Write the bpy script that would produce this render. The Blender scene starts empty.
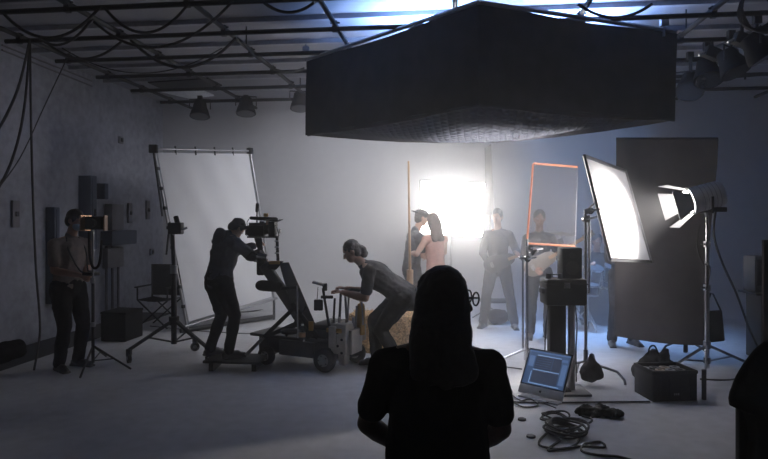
import bpy, bmesh, math, random
from mathutils import Vector, Matrix, noise
random.seed(7)
PI = math.pi
rad = math.radians
S = bpy.context.scene
C = S.collection
# ------------------------------------------------------------------ camera frame
F = 600.0          # focal length in pixels of a 768 wide frame
EYE = 1.65
HX, HY = 384.0, 218.0
def V(px, py, Y):
    return Vector(((px - HX) / F * Y, Y, EYE + (HY - py) / F * Y))
def G(px, py, z=0.0):
    return V(px, py, F * (EYE - z) / (py - HY))
YAW = rad(6.75)
cs, sn = math.cos(YAW), math.sin(YAW)
def R(l, d, z=0.0):       # room frame: l across, d towards the back wall
    return Vector((l * cs + d * sn, -l * sn + d * cs, z))
def R2(p):                # world -> room frame
    return (p.x * cs - p.y * sn, p.x * sn + p.y * cs)

# ------------------------------------------------------------------ materials
MATS = {}
def mat(name, col, rough=0.6, metal=0.0, var=0.12, scale=12.0, bump=0.0, emit=None, estr=0.0, spec=None, trans=0.0, coat=0.0, aniso=None):
    if name in MATS: return MATS[name]
    m = bpy.data.materials.new(name); m.use_nodes = True
    nt = m.node_tree; b = nt.nodes['Principled BSDF']
    tc = nt.nodes.new('ShaderNodeTexCoord')
    nz = nt.nodes.new('ShaderNodeTexNoise'); nz.inputs['Scale'].default_value = scale; nz.inputs['Detail'].default_value = 5
    nt.links.new(tc.outputs['Object'], nz.inputs['Vector'])
    rp = nt.nodes.new('ShaderNodeValToRGB')
    c = Vector(col[:3])
    rp.color_ramp.elements[0].position = 0.3; rp.color_ramp.elements[1].position = 0.7
    rp.color_ramp.elements[0].color = (*(c * (1 - var)), 1); rp.color_ramp.elements[1].color = (*[min(1, x * (1 + var)) for x in c], 1)
    nt.links.new(nz.outputs['Fac'], rp.inputs['Fac']); nt.links.new(rp.outputs['Color'], b.inputs['Base Color'])
    b.inputs['Roughness'].default_value = rough; b.inputs['Metallic'].default_value = metal
    if spec is not None: b.inputs['Specular IOR Level'].default_value = spec
    if trans: b.inputs['Transmission Weight'].default_value = trans
    if coat: b.inputs['Coat Weight'].default_value = coat
    if bump:
        bp = nt.nodes.new('ShaderNodeBump'); bp.inputs['Strength'].default_value = bump; bp.inputs['Distance'].default_value = 0.01
        nt.links.new(nz.outputs['Fac'], bp.inputs['Height']); nt.links.new(bp.outputs['Normal'], b.inputs['Normal'])
    if emit is not None:
        b.inputs['Emission Color'].default_value = (*emit, 1); b.inputs['Emission Strength'].default_value = estr
    MATS[name] = m
    return m

def sheet_mat(name, col, transl, rough=0.8, emit=None, estr=0.0):      # diffusion cloth: reflects and lets light through
    m = bpy.data.materials.new(name); m.use_nodes = True
    nt = m.node_tree; nt.nodes.clear()
    out = nt.nodes.new('ShaderNodeOutputMaterial')
    tc = nt.nodes.new('ShaderNodeTexCoord'); nz = nt.nodes.new('ShaderNodeTexNoise'); nz.inputs['Scale'].default_value = 5
    nt.links.new(tc.outputs['Object'], nz.inputs['Vector'])
    mx = nt.nodes.new('ShaderNodeMix'); mx.data_type = 'RGBA'
    mx.inputs[6].default_value = (*[c * 0.93 for c in col], 1); mx.inputs[7].default_value = (*col, 1)
    nt.links.new(nz.outputs['Fac'], mx.inputs[0])
    d = nt.nodes.new('ShaderNodeBsdfDiffuse'); t = nt.nodes.new('ShaderNodeBsdfTranslucent')
    nt.links.new(mx.outputs[2], d.inputs['Color']); nt.links.new(mx.outputs[2], t.inputs['Color'])
    bp = nt.nodes.new('ShaderNodeBump'); bp.inputs['Strength'].default_value = 0.4; bp.inputs['Distance'].default_value = 0.03
    nz2 = nt.nodes.new('ShaderNodeTexNoise'); nz2.inputs['Scale'].default_value = 2.2; nz2.inputs['Detail'].default_value = 3
    nt.links.new(tc.outputs['Object'], nz2.inputs['Vector']); nt.links.new(nz2.outputs['Fac'], bp.inputs['Height'])
    nt.links.new(bp.outputs['Normal'], d.inputs['Normal'])
    ms = nt.nodes.new('ShaderNodeMixShader'); ms.inputs[0].default_value = transl
    nt.links.new(d.outputs[0], ms.inputs[1]); nt.links.new(t.outputs[0], ms.inputs[2])
    nt.links.new(ms.outputs[0], out.inputs['Surface'])
    return m
def net_mat(name, col, alpha):                # scrim net: part of the light passes straight through
    m = bpy.data.materials.new(name); m.use_nodes = True
    nt = m.node_tree; nt.nodes.clear()
    out = nt.nodes.new('ShaderNodeOutputMaterial'); d = nt.nodes.new('ShaderNodeBsdfDiffuse'); t = nt.nodes.new('ShaderNodeBsdfTransparent')
    tc = nt.nodes.new('ShaderNodeTexCoord'); wv = nt.nodes.new('ShaderNodeTexNoise'); wv.inputs['Scale'].default_value = 260
    nt.links.new(tc.outputs['Object'], wv.inputs['Vector'])
    mr = nt.nodes.new('ShaderNodeMapRange'); mr.inputs[1].default_value = 0.3; mr.inputs[2].default_value = 0.7
    mr.inputs[3].default_value = alpha - 0.08; mr.inputs[4].default_value = alpha + 0.08
    nt.links.new(wv.outputs['Fac'], mr.inputs[0])
    ms = nt.nodes.new('ShaderNodeMixShader'); d.inputs['Color'].default_value = (*col, 1)
    nt.links.new(mr.outputs[0], ms.inputs[0]); nt.links.new(t.outputs[0], ms.inputs[1]); nt.links.new(d.outputs[0], ms.inputs[2])
    nt.links.new(ms.outputs[0], out.inputs['Surface'])
    return m

# ------------------------------------------------------------------ mesh builder
def frame_from(d, side=None):
    d = d.normalized()
    s = Vector(side) if side is not None else (Vector((0, 0, 1)) if abs(d.z) < 0.9 else Vector((1, 0, 0)))
    x = (s - d * s.dot(d))
    if x.length < 1e-5:
        s = Vector((1, 0, 0)) if abs(d.x) < 0.9 else Vector((0, 1, 0)); x = s - d * s.dot(d)
    x.normalize(); y = d.cross(x)
    return x, y, d

class MB:
    def __init__(self): self.bm = bmesh.new()
    def _ring(self, c, x, y, rx, ry, n):
        return [self.bm.verts.new(c + x * (rx * math.cos(2 * PI * k / n)) + y * (ry * math.sin(2 * PI * k / n))) for k in range(n)]
    def _bridge(self, a, b):
        n = len(a)
        for k in range(n): self.bm.faces.new((a[k], a[(k + 1) % n], b[(k + 1) % n], b[k]))
    def box(self, c, s, rot=None, ax=None):
        c = Vector(c)
        if ax is None:
            M = rot if rot is not None else Matrix.Identity(3)
            ax = [M @ Vector(e) for e in ((1, 0, 0), (0, 1, 0), (0, 0, 1))]
        vs = []
        for i in (-1, 1):
            for j in (-1, 1):
                for k in (-1, 1):
                    vs.append(self.bm.verts.new(c + ax[0] * (i * s[0] / 2) + ax[1] * (j * s[1] / 2) + ax[2] * (k * s[2] / 2)))
        for f in ((0, 1, 3, 2), (4, 6, 7, 5), (0, 4, 5, 1), (2, 3, 7, 6), (0, 2, 6, 4), (1, 5, 7, 3)):
            self.bm.faces.new([vs[i] for i in f])
        return self
    def beam(self, a, b, w, h, side=None):        # box beam from a to b, w along side
        a, b = Vector(a), Vector(b); x, y, d = frame_from(b - a, side)
        return self.box((a + b) / 2, (w, h, (b - a).length), ax=[x, y, d])
    def cyl(self, a, b, r, r2=None, n=14, side=None, flat=1.0):
        a, b = Vector(a), Vector(b); r2 = r if r2 is None else r2
        x, y, d = frame_from(b - a, side)
        A = self._ring(a, x, y, r, r * flat, n); B = self._ring(b, x, y, r2, r2 * flat, n)
        self._bridge(A, B); self.bm.faces.new(A[::-1]); self.bm.faces.new(B)
        return self
    def lathe(self, a, d, prof, n=20):            # prof: list of (along, radius); closed with caps where radius > 0
        a = Vector(a); x, y, d = frame_from(Vector(d)); rings = []
        for t, r in prof: rings.append(self._ring(a + d * t, x, y, max(r, 1e-4), max(r, 1e-4), n))
        for p, q in zip(rings, rings[1:]): self._bridge(p, q)
        self.bm.faces.new(rings[0][::-1]); self.bm.faces.new(rings[-1])
        return self
    def ring_loft(self, rings, cap=True):         # rings of equal count of Vectors
        vr = [[self.bm.verts.new(p) for p in r] for r in rings]
        for p, q in zip(vr, vr[1:]): self._bridge(p, q)
        if cap: self.bm.faces.new(vr[0][::-1]); self.bm.faces.new(vr[-1])
        return self
    def tube(self, pts, r, n=7, closed=False):
        pts = [Vector(p) for p in pts]; m = len(pts)
        t0 = (pts[1] - pts[0]).normalized(); x, y, _ = frame_from(t0); rings = []
        for i, p in enumerate(pts):
            if closed: t = pts[(i + 1) % m] - pts[i - 1]
            else: t = pts[min(i + 1, m - 1)] - pts[max(i - 1, 0)]
            if t.length < 1e-7: t = t0
            t.normalize(); x = x - t * x.dot(t)
            if x.length < 1e-4: x, _, _ = frame_from(t)
            x.normalize(); y = t.cross(x)
            rings.append(self._ring(p, x, y, r, r, n))
        for p, q in zip(rings, rings[1:]): self._bridge(p, q)
        if closed: self._bridge(rings[-1], rings[0])
        else: self.bm.faces.new(rings[0][::-1]); self.bm.faces.new(rings[-1])
        return self
    def ell(self, c, r, ax=None, nu=14, nv=9):
        c = Vector(c); ax = ax or [Vector((1, 0, 0)), Vector((0, 1, 0)), Vector((0, 0, 1))]
        top = self.bm.verts.new(c + ax[2] * r[2]); bot = self.bm.verts.new(c - ax[2] * r[2]); rings = []
        for j in range(1, nv):
            a = PI * j / nv
            rings.append([self.bm.verts.new(c + ax[0] * (r[0] * math.sin(a) * math.cos(2 * PI * k / nu)) + ax[1] * (r[1] * math.sin(a) * math.sin(2 * PI * k / nu)) + ax[2] * (r[2] * math.cos(a))) for k in range(nu)])
        for k in range(nu): self.bm.faces.new((top, rings[0][k], rings[0][(k + 1) % nu]))
        for p, q in zip(rings, rings[1:]):
            for k in range(nu): self.bm.faces.new((p[k], q[k], q[(k + 1) % nu], p[(k + 1) % nu]))
        for k in range(nu): self.bm.faces.new((bot, rings[-1][(k + 1) % nu], rings[-1][k]))
        return self
    def cap(self, a, b, r1, r2=None, side=None, flat=1.0, n=12):   # tapered capsule
        a, b = Vector(a), Vector(b); r2 = r1 if r2 is None else r2
        x, y, d = frame_from(b - a, side); L = (b - a).length; rings = []
        f2 = min(1, max(flat, 0.0))
        for k in (1, 2, 3):
            an = PI / 2 * k / 3.0
            rings.append((a - d * (r1 * math.cos(an) * (1 if flat > .6 else .7)), r1 * math.sin(an)))
        for k in (3, 2, 1):
            an = PI / 2 * k / 3.0
            rings.append((b + d * (r2 * math.cos(an) * (1 if flat > .6 else .7)), r2 * math.sin(an)))
        rr = [self._ring(c, x, y, q, q * flat, n) for c, q in rings]
        for p, q in zip(rr, rr[1:]): self._bridge(p, q)
        self.bm.faces.new(rr[0][::-1]); self.bm.faces.new(rr[-1])
        return self
    def sheet(self, grid, thick=0.004):           # grid[i][j] of points -> thin solid cloth
        n, m = len(grid), len(grid[0]); nv = []
        if thick == 0:                            # light-passing cloth: one layer of fabric
            A = [[self.bm.verts.new(grid[i][j]) for j in range(m)] for i in range(n)]
            for i in range(n - 1):
                for j in range(m - 1): self.bm.faces.new((A[i][j], A[i + 1][j], A[i + 1][j + 1], A[i][j + 1]))
            return self
        for i in range(n):
            row = []
            for j in range(m):
                u = grid[min(i + 1, n - 1)][j] - grid[max(i - 1, 0)][j]; v = grid[i][min(j + 1, m - 1)] - grid[i][max(j - 1, 0)]
                k = u.cross(v); k = k.normalized() if k.length > 1e-9 else Vector((0, 0, 1)); row.append(k)
            nv.append(row)
        A = [[self.bm.verts.new(grid[i][j] + nv[i][j] * thick / 2) for j in range(m)] for i in range(n)]
        B = [[self.bm.verts.new(grid[i][j] - nv[i][j] * thick / 2) for j in range(m)] for i in range(n)]
        for i in range(n - 1):
            for j in range(m - 1):
                self.bm.faces.new((A[i][j], A[i + 1][j], A[i + 1][j + 1], A[i][j + 1])); self.bm.faces.new((B[i][j], B[i][j + 1], B[i + 1][j + 1], B[i + 1][j]))
        per = [(i, 0) for i in range(n)] + [(n - 1, j) for j in range(1, m)] + [(i, m - 1) for i in range(n - 2, -1, -1)] + [(0, j) for j in range(m - 2, 0, -1)]
        for (i, j), (k, l) in zip(per, per[1:] + per[:1]): self.bm.faces.new((A[i][j], B[i][j], B[k][l], A[k][l]))
        return self
    def mesh(self, name): 
        bmesh.ops.recalc_face_normals(self.bm, faces=self.bm.faces)
        me = bpy.data.meshes.new(name); self.bm.to_mesh(me); self.bm.free(); return me
    def build(self, name, m, parent=None, smooth=True, bevel=0.0, remesh=0.0, sub=0, relax=0, crease=None):
        me = self.mesh(name); o = bpy.data.objects.new(name, me); C.objects.link(o)
        if parent is not None:
            w = wloc(parent); me.transform(Matrix.Translation(-w)); o.parent = parent
        if m is not None: me.materials.append(m)
        if remesh:
            md = o.modifiers.new('r', 'REMESH'); md.mode = 'VOXEL'; md.voxel_size = remesh; md.use_smooth_shade = True
            if relax: q = o.modifiers.new('s', 'SMOOTH'); q.iterations = relax; q.factor = 0.5
        elif bevel:
            md = o.modifiers.new('b', 'BEVEL'); md.width = bevel; md.segments = 2; md.limit_method = 'ANGLE'; md.angle_limit = rad(40)
        if remesh or bevel or smooth: PENDING.append((o, m, smooth, remesh, bevel, crease))
        return o
PENDING = []
def finish():          # one evaluation for every modifier, then plain meshes
    bpy.context.view_layer.update(); dg = bpy.context.evaluated_depsgraph_get(); new = []
    for o, m, smooth, remesh, bevel, crease in PENDING:
        new.append(bpy.data.meshes.new_from_object(o.evaluated_get(dg)) if (remesh or bevel) else None)
    for (o, m, smooth, remesh, bevel, crease), me in zip(PENDING, new):
        if me is not None:
            o.modifiers.clear(); o.data = me; me.materials.clear()
            if m is not None: me.materials.append(m)
        if crease:
            cos_ = []
            for co_, no_ in [(v.co.copy(), v.normal.copy()) for v in o.data.vertices]:
                p = co_ * crease[1]
                cos_ += list(co_ + no_ * (noise.noise(p) * crease[0] + noise.noise(p * 2.7) * crease[0] * 0.45))
            o.data.vertices.foreach_set('co', cos_); o.data.update()
        if smooth:
            o.data.shade_smooth()
            if not remesh: o.data.set_sharp_from_angle(angle=rad(38))
def wloc(o):
    w = Vector((0, 0, 0))
    while o is not None: w += o.location; o = o.parent
    return w
def tag(o, label, cat, group=None, kind=None):
    o['label'] = label; o['category'] = cat
    if group: o['group'] = group
    if kind: o['kind'] = kind
    return o
def thing(name, label, cat, loc, group=None):
    o = bpy.data.objects.new(name, None); C.objects.link(o); o.location = Vector(loc); o.empty_display_size = 0.1
    return tag(o, label, cat, group)
def struct(name, mb, m, smooth=False, parent=None, **k):
    o = mb.build(name, m, parent, smooth, **k); o['kind'] = 'structure'; return o
def copy_tree(o, parent=None):
    c = o.copy(); C.objects.link(c)
    if parent is not None: c.parent = parent
    for ch in [x for x in KIDS(o)]: copy_tree(ch, c)
    return c
def KIDS(o): return [x for x in bpy.data.objects if x.parent == o]
def smoothpath(pts, n=8):
    pts = [Vector(p) for p in pts]; P = [pts[0]] + pts + [pts[-1]]; out = []
    for i in range(1, len(P) - 2):
        a, b, c, d = P[i - 1:i + 3]
        for k in range(n):
            t = k / n
            out.append(0.5 * ((2 * b) + (c - a) * t + (2 * a - 5 * b + 4 * c - d) * t * t + (3 * b - a - 3 * c + d) * t ** 3))
    out.append(pts[-1]); return out
def sag(a, b, s, n=10):
    a, b = Vector(a), Vector(b)
    return [a.lerp(b, t / n) - Vector((0, 0, s * 4 * (t / n) * (1 - t / n))) for t in range(n + 1)]

# palette
M_black = mat('black_metal', (0.014, 0.014, 0.016), 0.6, 0.25)
M_blackpaint = mat('black_paint', (0.014, 0.0135, 0.0145), 0.55, spec=.25)
M_rubber = mat('rubber', (0.022, 0.021, 0.02), 0.75)
M_plastic = mat('black_plastic', (0.02, 0.02, 0.022), 0.4)
M_chrome = mat('chrome', (0.62, 0.62, 0.64), 0.25, 1.0, 0.06)
M_steel = mat('steel', (0.32, 0.32, 0.34), 0.38, 0.9, 0.1)
M_greymetal = mat('grey_metal', (0.30, 0.29, 0.29), 0.5, 0.3)
M_duve = mat('black_duvetyne', (0.038, 0.033, 0.033), 0.95, 0, 0.2, 6, 0.3, spec=0.1)
M_blackcloth = mat('black_cloth', (0.008, 0.0075, 0.008), 0.9, 0, 0.2, 25, 0.3, spec=0.08)
M_darkcloth = mat('dark_cloth', (0.016, 0.016, 0.019), 0.9, 0, 0.2, 30, 0.3, spec=0.2)
M_skin = mat('skin', (0.42, 0.24, 0.17), 0.55, 0, 0.08, 20)
M_skin_tan = mat('skin_brown', (0.25, 0.13, 0.085), 0.55, 0, 0.08, 20)
M_hair = mat('dark_hair', (0.02, 0.014, 0.012), 0.6, 0, 0.25, 60, 0.5)
M_shoe = mat('shoe_leather', (0.018, 0.017, 0.018), 0.5)
M_cream = mat('machine_enamel', (0.42, 0.385, 0.34), 0.5, 0.1, 0.15, 8)
M_olive = mat('dolly_enamel', (0.045, 0.042, 0.042), 0.5, 0.2, 0.15, 8)
M_gold = mat('yellow_enamel', (0.45, 0.27, 0.08), 0.45, 0.2)
M_wood = mat('pine_wood', (0.45, 0.27, 0.13), 0.6, 0, 0.2, 9)
M_bluegrey = mat('electrical_enamel', (0.045, 0.060, 0.10), 0.55, 0.1, 0.15, 5)
M_pgrey = mat('panel_grey', (0.17, 0.165, 0.18), 0.55, 0.1, 0.15, 5)
M_orange = mat('orange_frame', (1.0, 0.40, 0.24), 0.5, 0, 0.08, emit=None)
M_silver = mat('silver_body', (0.55, 0.55, 0.57), 0.32, 0.75, 0.04)

# ------------------------------------------------------------------ room
L0, L1, D0, D1, HC = -5.5, 8.0, -2.4, 10.8, 3.83
def wallmat(name, col, var, seams):
    m = bpy.data.materials.new(name); m.use_nodes = True; nt = m.node_tree; b = nt.nodes['Principled BSDF']
    b.inputs['Roughness'].default_value = 0.9; b.inputs['Specular IOR Level'].default_value = 0.2
    tc = nt.nodes.new('ShaderNodeTexCoord')
    n1 = nt.nodes.new('ShaderNodeTexNoise'); n1.inputs['Scale'].default_value = 0.9; n1.inputs['Detail'].default_value = 6
    n2 = nt.nodes.new('ShaderNodeTexNoise'); n2.inputs['Scale'].default_value = 9; n2.inputs['Detail'].default_value = 8
    nt.links.new(tc.outputs['Object'], n1.inputs['Vector']); nt.links.new(tc.outputs['Object'], n2.inputs['Vector'])
    a = nt.nodes.new('ShaderNodeMath'); a.operation = 'ADD'; nt.links.new(n1.outputs['Fac'], a.inputs[0]); nt.links.new(n2.outputs['Fac'], a.inputs[1])
    r = nt.nodes.new('ShaderNodeValToRGB'); h = nt.nodes.new('ShaderNodeMath'); h.operation = 'MULTIPLY'; h.inputs[1].default_value = 0.5
    nt.links.new(a.outputs[0], h.inputs[0]); nt.links.new(h.outputs[0], r.inputs['Fac'])
    r.color_ramp.elements[0].position = 0.36; r.color_ramp.elements[1].position = 0.6
    r.color_ramp.elements[0].color = (*[x * (1 - var) for x in col], 1); r.color_ramp.elements[1].color = (*[min(1, x * (1 + var * .4)) for x in col], 1)
    nt.links.new(r.outputs['Color'], b.inputs['Base Color'])
    bp = nt.nodes.new('ShaderNodeBump'); bp.inputs['Strength'].default_value = seams; bp.inputs['Distance'].default_value = 0.02
    nt.links.new(n2.outputs['Fac'], bp.inputs['Height']); nt.links.new(bp.outputs['Normal'], b.inputs['Normal'])
    return m
def floormat():
    m = wallmat('painted_floor', (0.50, 0.50, 0.52), 0.14, 0.1); nt = m.node_tree; b = nt.nodes['Principled BSDF']
    b.inputs['Roughness'].default_value = 0.55; b.inputs['Specular IOR Level'].default_value = 0.35
    base = b.inputs['Base Color'].links[0].from_socket
    tc = nt.nodes.new('ShaderNodeTexCoord'); v = nt.nodes.new('ShaderNodeTexNoise'); v.inputs['Scale'].default_value = 3.3; v.inputs['Detail'].default_value = 12; v.inputs['Roughness'].default_value = 0.75; v.inputs['Distortion'].default_value = 1.3
    nt.links.new(tc.outputs['Object'], v.inputs['Vector'])
    r = nt.nodes.new('ShaderNodeValToRGB'); r.color_ramp.elements[0].position = 0.28; r.color_ramp.elements[1].position = 0.36
    r.color_ramp.elements[0].color = (0.45, 0.45, 0.45, 1); r.color_ramp.elements[1].color = (1, 1, 1, 1)
    nt.links.new(v.outputs['Fac'], r.inputs['Fac'])
    mx = nt.nodes.new('ShaderNodeMix'); mx.data_type = 'RGBA'; mx.blend_type = 'MULTIPLY'; mx.inputs[0].default_value = 0.7
    nt.links.new(base, mx.inputs[6]); nt.links.new(r.outputs['Color'], mx.inputs[7]); nt.links.new(mx.outputs[2], b.inputs['Base Color'])
    return m
M_floor = floormat()
M_wallL = wallmat('painted_wall', (0.33, 0.34, 0.39), 0.28, 0.35)
M_cyc = wallmat('cyclorama_paint', (0.50, 0.50, 0.53), 0.05, 0.03)
M_ceil = mat('ceiling_panel', (0.27, 0.27, 0.30), 0.8, 0, 0.10, 1.2)
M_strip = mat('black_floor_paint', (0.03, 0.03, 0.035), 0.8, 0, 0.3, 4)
RM = [R(1, 0), R(0, 1), Vector((0, 0, 1))]
def rbox(mb, l0, l1, d0, d1, z0, z1):
    return mb.box(R((l0 + l1) / 2, (d0 + d1) / 2, (z0 + z1) / 2), (l1 - l0, d1 - d0, z1 - z0), ax=RM)
struct('floor', rbox(MB(), L0 - .2, L1 + .2, D0 - .2, D1 + .2, -0.2, 0), M_floor)
struct('ceiling', rbox(MB(), L0 - .2, L1 + .2, D0 - .2, D1 + .2, HC, HC + .2), M_ceil)
struct('wall_left', rbox(MB(), L0 - .2, L0, D0 - .2, D1, 0, HC), M_wallL)
struct('wall_right', rbox(MB(), L1, L1 + .2, D0 - .2, D1, 0, HC), M_cyc)
struct('wall_front', rbox(MB(), L0, L1, D0 - .2, D0, 0, HC), mat('rear_wall', (0.10, 0.10, 0.11), 0.9))
# back wall: one surface that curves into the floor
rc = 0.55; prof = [(D1 + .2, 0.0005)] + [(D1 - rc, 0.002)] + [(D1 - rc + rc * math.sin(a), rc - rc * math.cos(a) + .002) for a in [PI / 2 * k / 12 for k in range(1, 13)]] + [(D1, HC), (D1 + .2, HC)]
struct('wall_back', MB().ring_loft([[R(l, d, z) for d, z in prof] for l in (L0, L1)]), M_cyc, smooth=True)
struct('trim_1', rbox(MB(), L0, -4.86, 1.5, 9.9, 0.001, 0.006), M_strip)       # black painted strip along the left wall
mb = MB()
d = 3.78
k = 0
while d < D1 - .2:
    rbox(mb, L0, L1, d - .03, d + .03, HC - .05, HC); d += 0.85; k += 1
struct('trim_2', mb, mat('ceiling_seam', (0.33, 0.33, 0.37), 0.7))
# ceiling hatch: flat slab, the opening's shade put into its dark colour; white loose panel beside it
hp = V(190, 84, 1); 
def atz(px, py, z): return V(px, py, F * (z - EYE) / (HY - py))
a_, b_, c_, d_ = atz(148, 83, 3.76), atz(208, 79, 3.76), atz(222, 86, 3.76), atz(166, 91, 3.76)
def slab(mb, pts, t):
    up = Vector((0, 0, t)); return mb.ring_loft([[p for p in pts], [p + up for p in pts]])
struct('trim_3', slab(MB(), [a_, b_, c_, d_], 0.02), mat('hatch_shade', (0.015, 0.015, 0.018), 0.8))
struct('trim_4', slab(MB(), [atz(160, 92, 3.74), atz(200, 90, 3.74), atz(214, 96, 3.74), atz(190, 99, 3.74)], 0.02), mat('white_panel', (0.75, 0.77, 0.8), 0.6))

# ------------------------------------------------------------------ lighting grid
ZP = 3.60
grid_ = thing('lighting_grid', 'grid of dark steel pipes clamped together under the ceiling', 'pipe grid', R(0, 6.5, ZP))
ls = [-4.64, -3.5, -2.36, -1.2, 0.0, 1.2, 2.4, 3.6, 4.8, 6.0, 7.2]
ds = [3.38, 4.23, 5.08, 5.93, 6.75, 7.58, 8.45, 9.35]
for l in ls: MB().cyl(R(l, 2.6, ZP), R(l, 10.3, ZP), 0.025, n=10).build('pipe', M_black, grid_)
for d in ds: MB().cyl(R(-4.8, d, ZP - .052), R(7.8, d, ZP - .052), 0.025, n=10).build('pipe', M_black, grid_)
def clampmesh():
    return MB().box((0, 0, -.026), (.05, .045, .11)).cyl((-.045, 0, .01), (.05, 0, .01), .009, n=8)
cl0 = None
for l in ls[:10]:
    for d in ds[2:]:
        if l == 0.0 and d > 9: continue
        if cl0 is None:
            cl0 = clampmesh().build('clamp', M_black, None); cl0.parent = grid_; o = cl0
        else:
            o = cl0.copy(); C.objects.link(o)
        o.location = R(l, d, ZP) - grid_.location; o.rotation_euler = (0, 0, -YAW)
mb = None
for l in (-2.36, 0.0, 2.4, 4.8):
    for d in (4.2, 6.6, 9.0): MB().cyl(R(l, d, ZP), R(l, d, HC), 0.008, n=6).build('drop_rod', M_black, grid_)

def cable(name, label, pts, r, group=None, m=None, smooth=8):
    return tag(MB().tube(smoothpath(pts, smooth), r, 6).build(name, m or M_rubber), label, 'cable', group)
def Z(px, py, z=3.56): return atz(px, py, z)
def fest(label, a, b, s, r=.014, m=None, z=3.545):
    A, B = Z(*a, z), Z(*b, z)
    return cable('hanging_cable', label, sag(A, B, s), r, 'cables slung from the ceiling pipes', m, 2)
fest('black cable drooping in the upper left corner of the ceiling', (2, 12), (101, 6), .26, .014)
fest('long black cable slung between pipes above the electrical boxes', (40, 39), (92, 19), .14, .013)
fest('black cable sagging under the second pipe from the left', (44, 40), (123, 40), .20, .014)
fest('black cable curving along the top edge left of the big black box', (103, 6), (189, 3), .25, .013)
fest('black cable looped from the wooden-coloured tie towards the middle pipe', (94, 22), (233, 1), .32, .013)
fest('thick black cable in a long curve above the two hanging round lamps', (131, 40), (236, 38), .30, .016)
fest('thin black wire sagging below the pipes towards the ceiling hatch', (62, 48), (222, 48), .28, .006)
fest('black cable running down beside the big black box corner', (240, 40), (304, 68), .16, .012)
fest('black cable drooping at the top edge above the white sheet frame', (262, 1), (316, 1), .10, .014)
fest('black cable arcing over the big black box at its right', (578, 4), (652, 4), .12, .014)
# vertical runs by the left wall
T = Z(30, 39, 3.54)
for i, (lab, pts) in enumerate([
    ('black cable hanging straight down the left wall to the floor', [T, V(31, 120, 6.0), V(33, 200, 6.1), V(36, 270, 6.1), V(40, 330, 6.25), V(34, 370, 6.0) * 1.0]),
    ('black cable slanting from the pipe to the left edge, upper one', [T, V(20, 82, 5.6), V(8, 112, 5.2), V(-12, 150, 4.9), V(-30, 210, 4.7)]),
    ('black cable slanting from the pipe to the left edge, lower one', [T, V(24, 110, 5.6), V(12, 160, 5.4), V(-6, 196, 5.2), V(-30, 240, 5.1)]),
    ('thin dark wire crossing in front of the left wall', [Z(70, 52, 3.54), V(45, 105, 6.6), V(20, 158, 6.2), V(-8, 196, 5.9)])]):
    cable('wall_cable', lab, pts, 0.012 if i < 3 else 0.006)

# ------------------------------------------------------------------ hanging lamps on the grid
def par_can(label, pos, aim, size, group, bars=False):
    pos = Vector(pos); aim = Vector(aim).normalized(); t = thing('hanging_lamp', label, 'lamp', pos, group)
    top = Vector((pos.x, pos.y, ZP - .06))
    MB().lathe(pos - aim * size * .9, aim, [(0, size * .35), (size * .1, size * .62), (size * .7, size * .72), (size * 1.2, size * .9), (size * 1.75, size * 1.05)], 18).build('housing', mat('lamp_black', (.006, .006, .007), .7, spec=.15), t)
    MB().lathe(pos + aim * size * .86, aim, [(0, size * .92), (size * .03, size * .92)], 18).build('lens', mat('dark_glass', (.02, .02, .025), .2), t)
    x, y, _ = frame_from(aim, (0, 0, 1)); s = y * size * 1.05
    MB().tube([pos + s, pos + s + Vector((0, 0, size * 1.0)), pos - s + Vector((0, 0, size * 1.0)), pos - s], size * .07, 6).build('yoke', M_black, t)
    MB().cyl(pos + Vector((0, 0, size)), top, .014, n=8).box(top, (.07, .05, .09)).build('hook_clamp', M_black, t)
    if bars:
        for sg in (1, -1):
            for ax in (x, y):
                c = pos + aim * size * .85 + ax * sg * size * 1.0
                e = c + (aim * .9 + ax * sg * .45) * size
                MB().beam(c, e, size * 1.5, .006, aim.cross(ax)).build('barn_door', M_blackpaint, t)
    return t
for px, py, w, Y in ((200, 109, 'leftmost of the three round lamps under the last ceiling pipe', 9.5), (246, 106, 'round lamp under the last ceiling pipe, middle of three', 9.45), (300, 101, 'round lamp partly hidden by the corner of the big overhead box', 9.4)):
    par_can('black ' + w, V(px, py, Y), (0.05, -.25, -1), .15, 'round lamps on the last pipe')
rl = [(690, 84, 7.0, 'lowest black lamp of the cluster right of the big overhead box', (-.3, -.5, -.8)), (707, 71, 6.6, 'black lamp second lowest in the cluster right of the big box', (-.1, -.5, -1)),
      (731, 62, 6.2, 'black lamp in the middle of the upper right cluster', (.3, -.4, -1)), (757, 47, 5.7, 'largest black lamp at the upper right edge below the cable coil', (.5, -.2, -.9))]
for px, py, Y, w, aim in rl: par_can(w, V(px, py, Y), aim, .15, 'lamps in the upper right cluster', False)
for k, (px, py, Y) in enumerate(((712, 44, 6.4), (742, 30, 5.9))):
    t = thing('hanging_bracket', ('dark swivel bracket hanging left in the upper right lamp cluster', 'dark swivel bracket hanging near the cable coil at upper right')[k], 'bracket', V(px, py, Y))
    p = V(px, py, Y); q = Vector((p.x, p.y, ZP - .05))
    MB().cyl(p - Vector((0, 0, .12)), q, .016, n=8).build('rod', M_black, t)
    MB().box(p - Vector((0, 0, .1)), (.16, .1, .12), rot=Matrix.Rotation(.4, 3, 'Y')).build('joint', M_black, t, bevel=.01)
    MB().cyl(p + Vector((-.14, 0, -.12)), p + Vector((.16, 0, .02)), .014, n=8).build('handle', M_steel, t)
mb = MB()
cpt = V(757, 10, 5.5)
for k in range(5):
    rr = .15 + .012 * k
    pts = [cpt + Vector((rr * math.cos(a) + .01 * k, .03 * math.sin(3 * a + k), rr * 1.1 * math.sin(a))) for a in [2 * PI * j / 26 for j in range(26)]]
    mb.tube(pts, .011, 6, closed=True)
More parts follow.
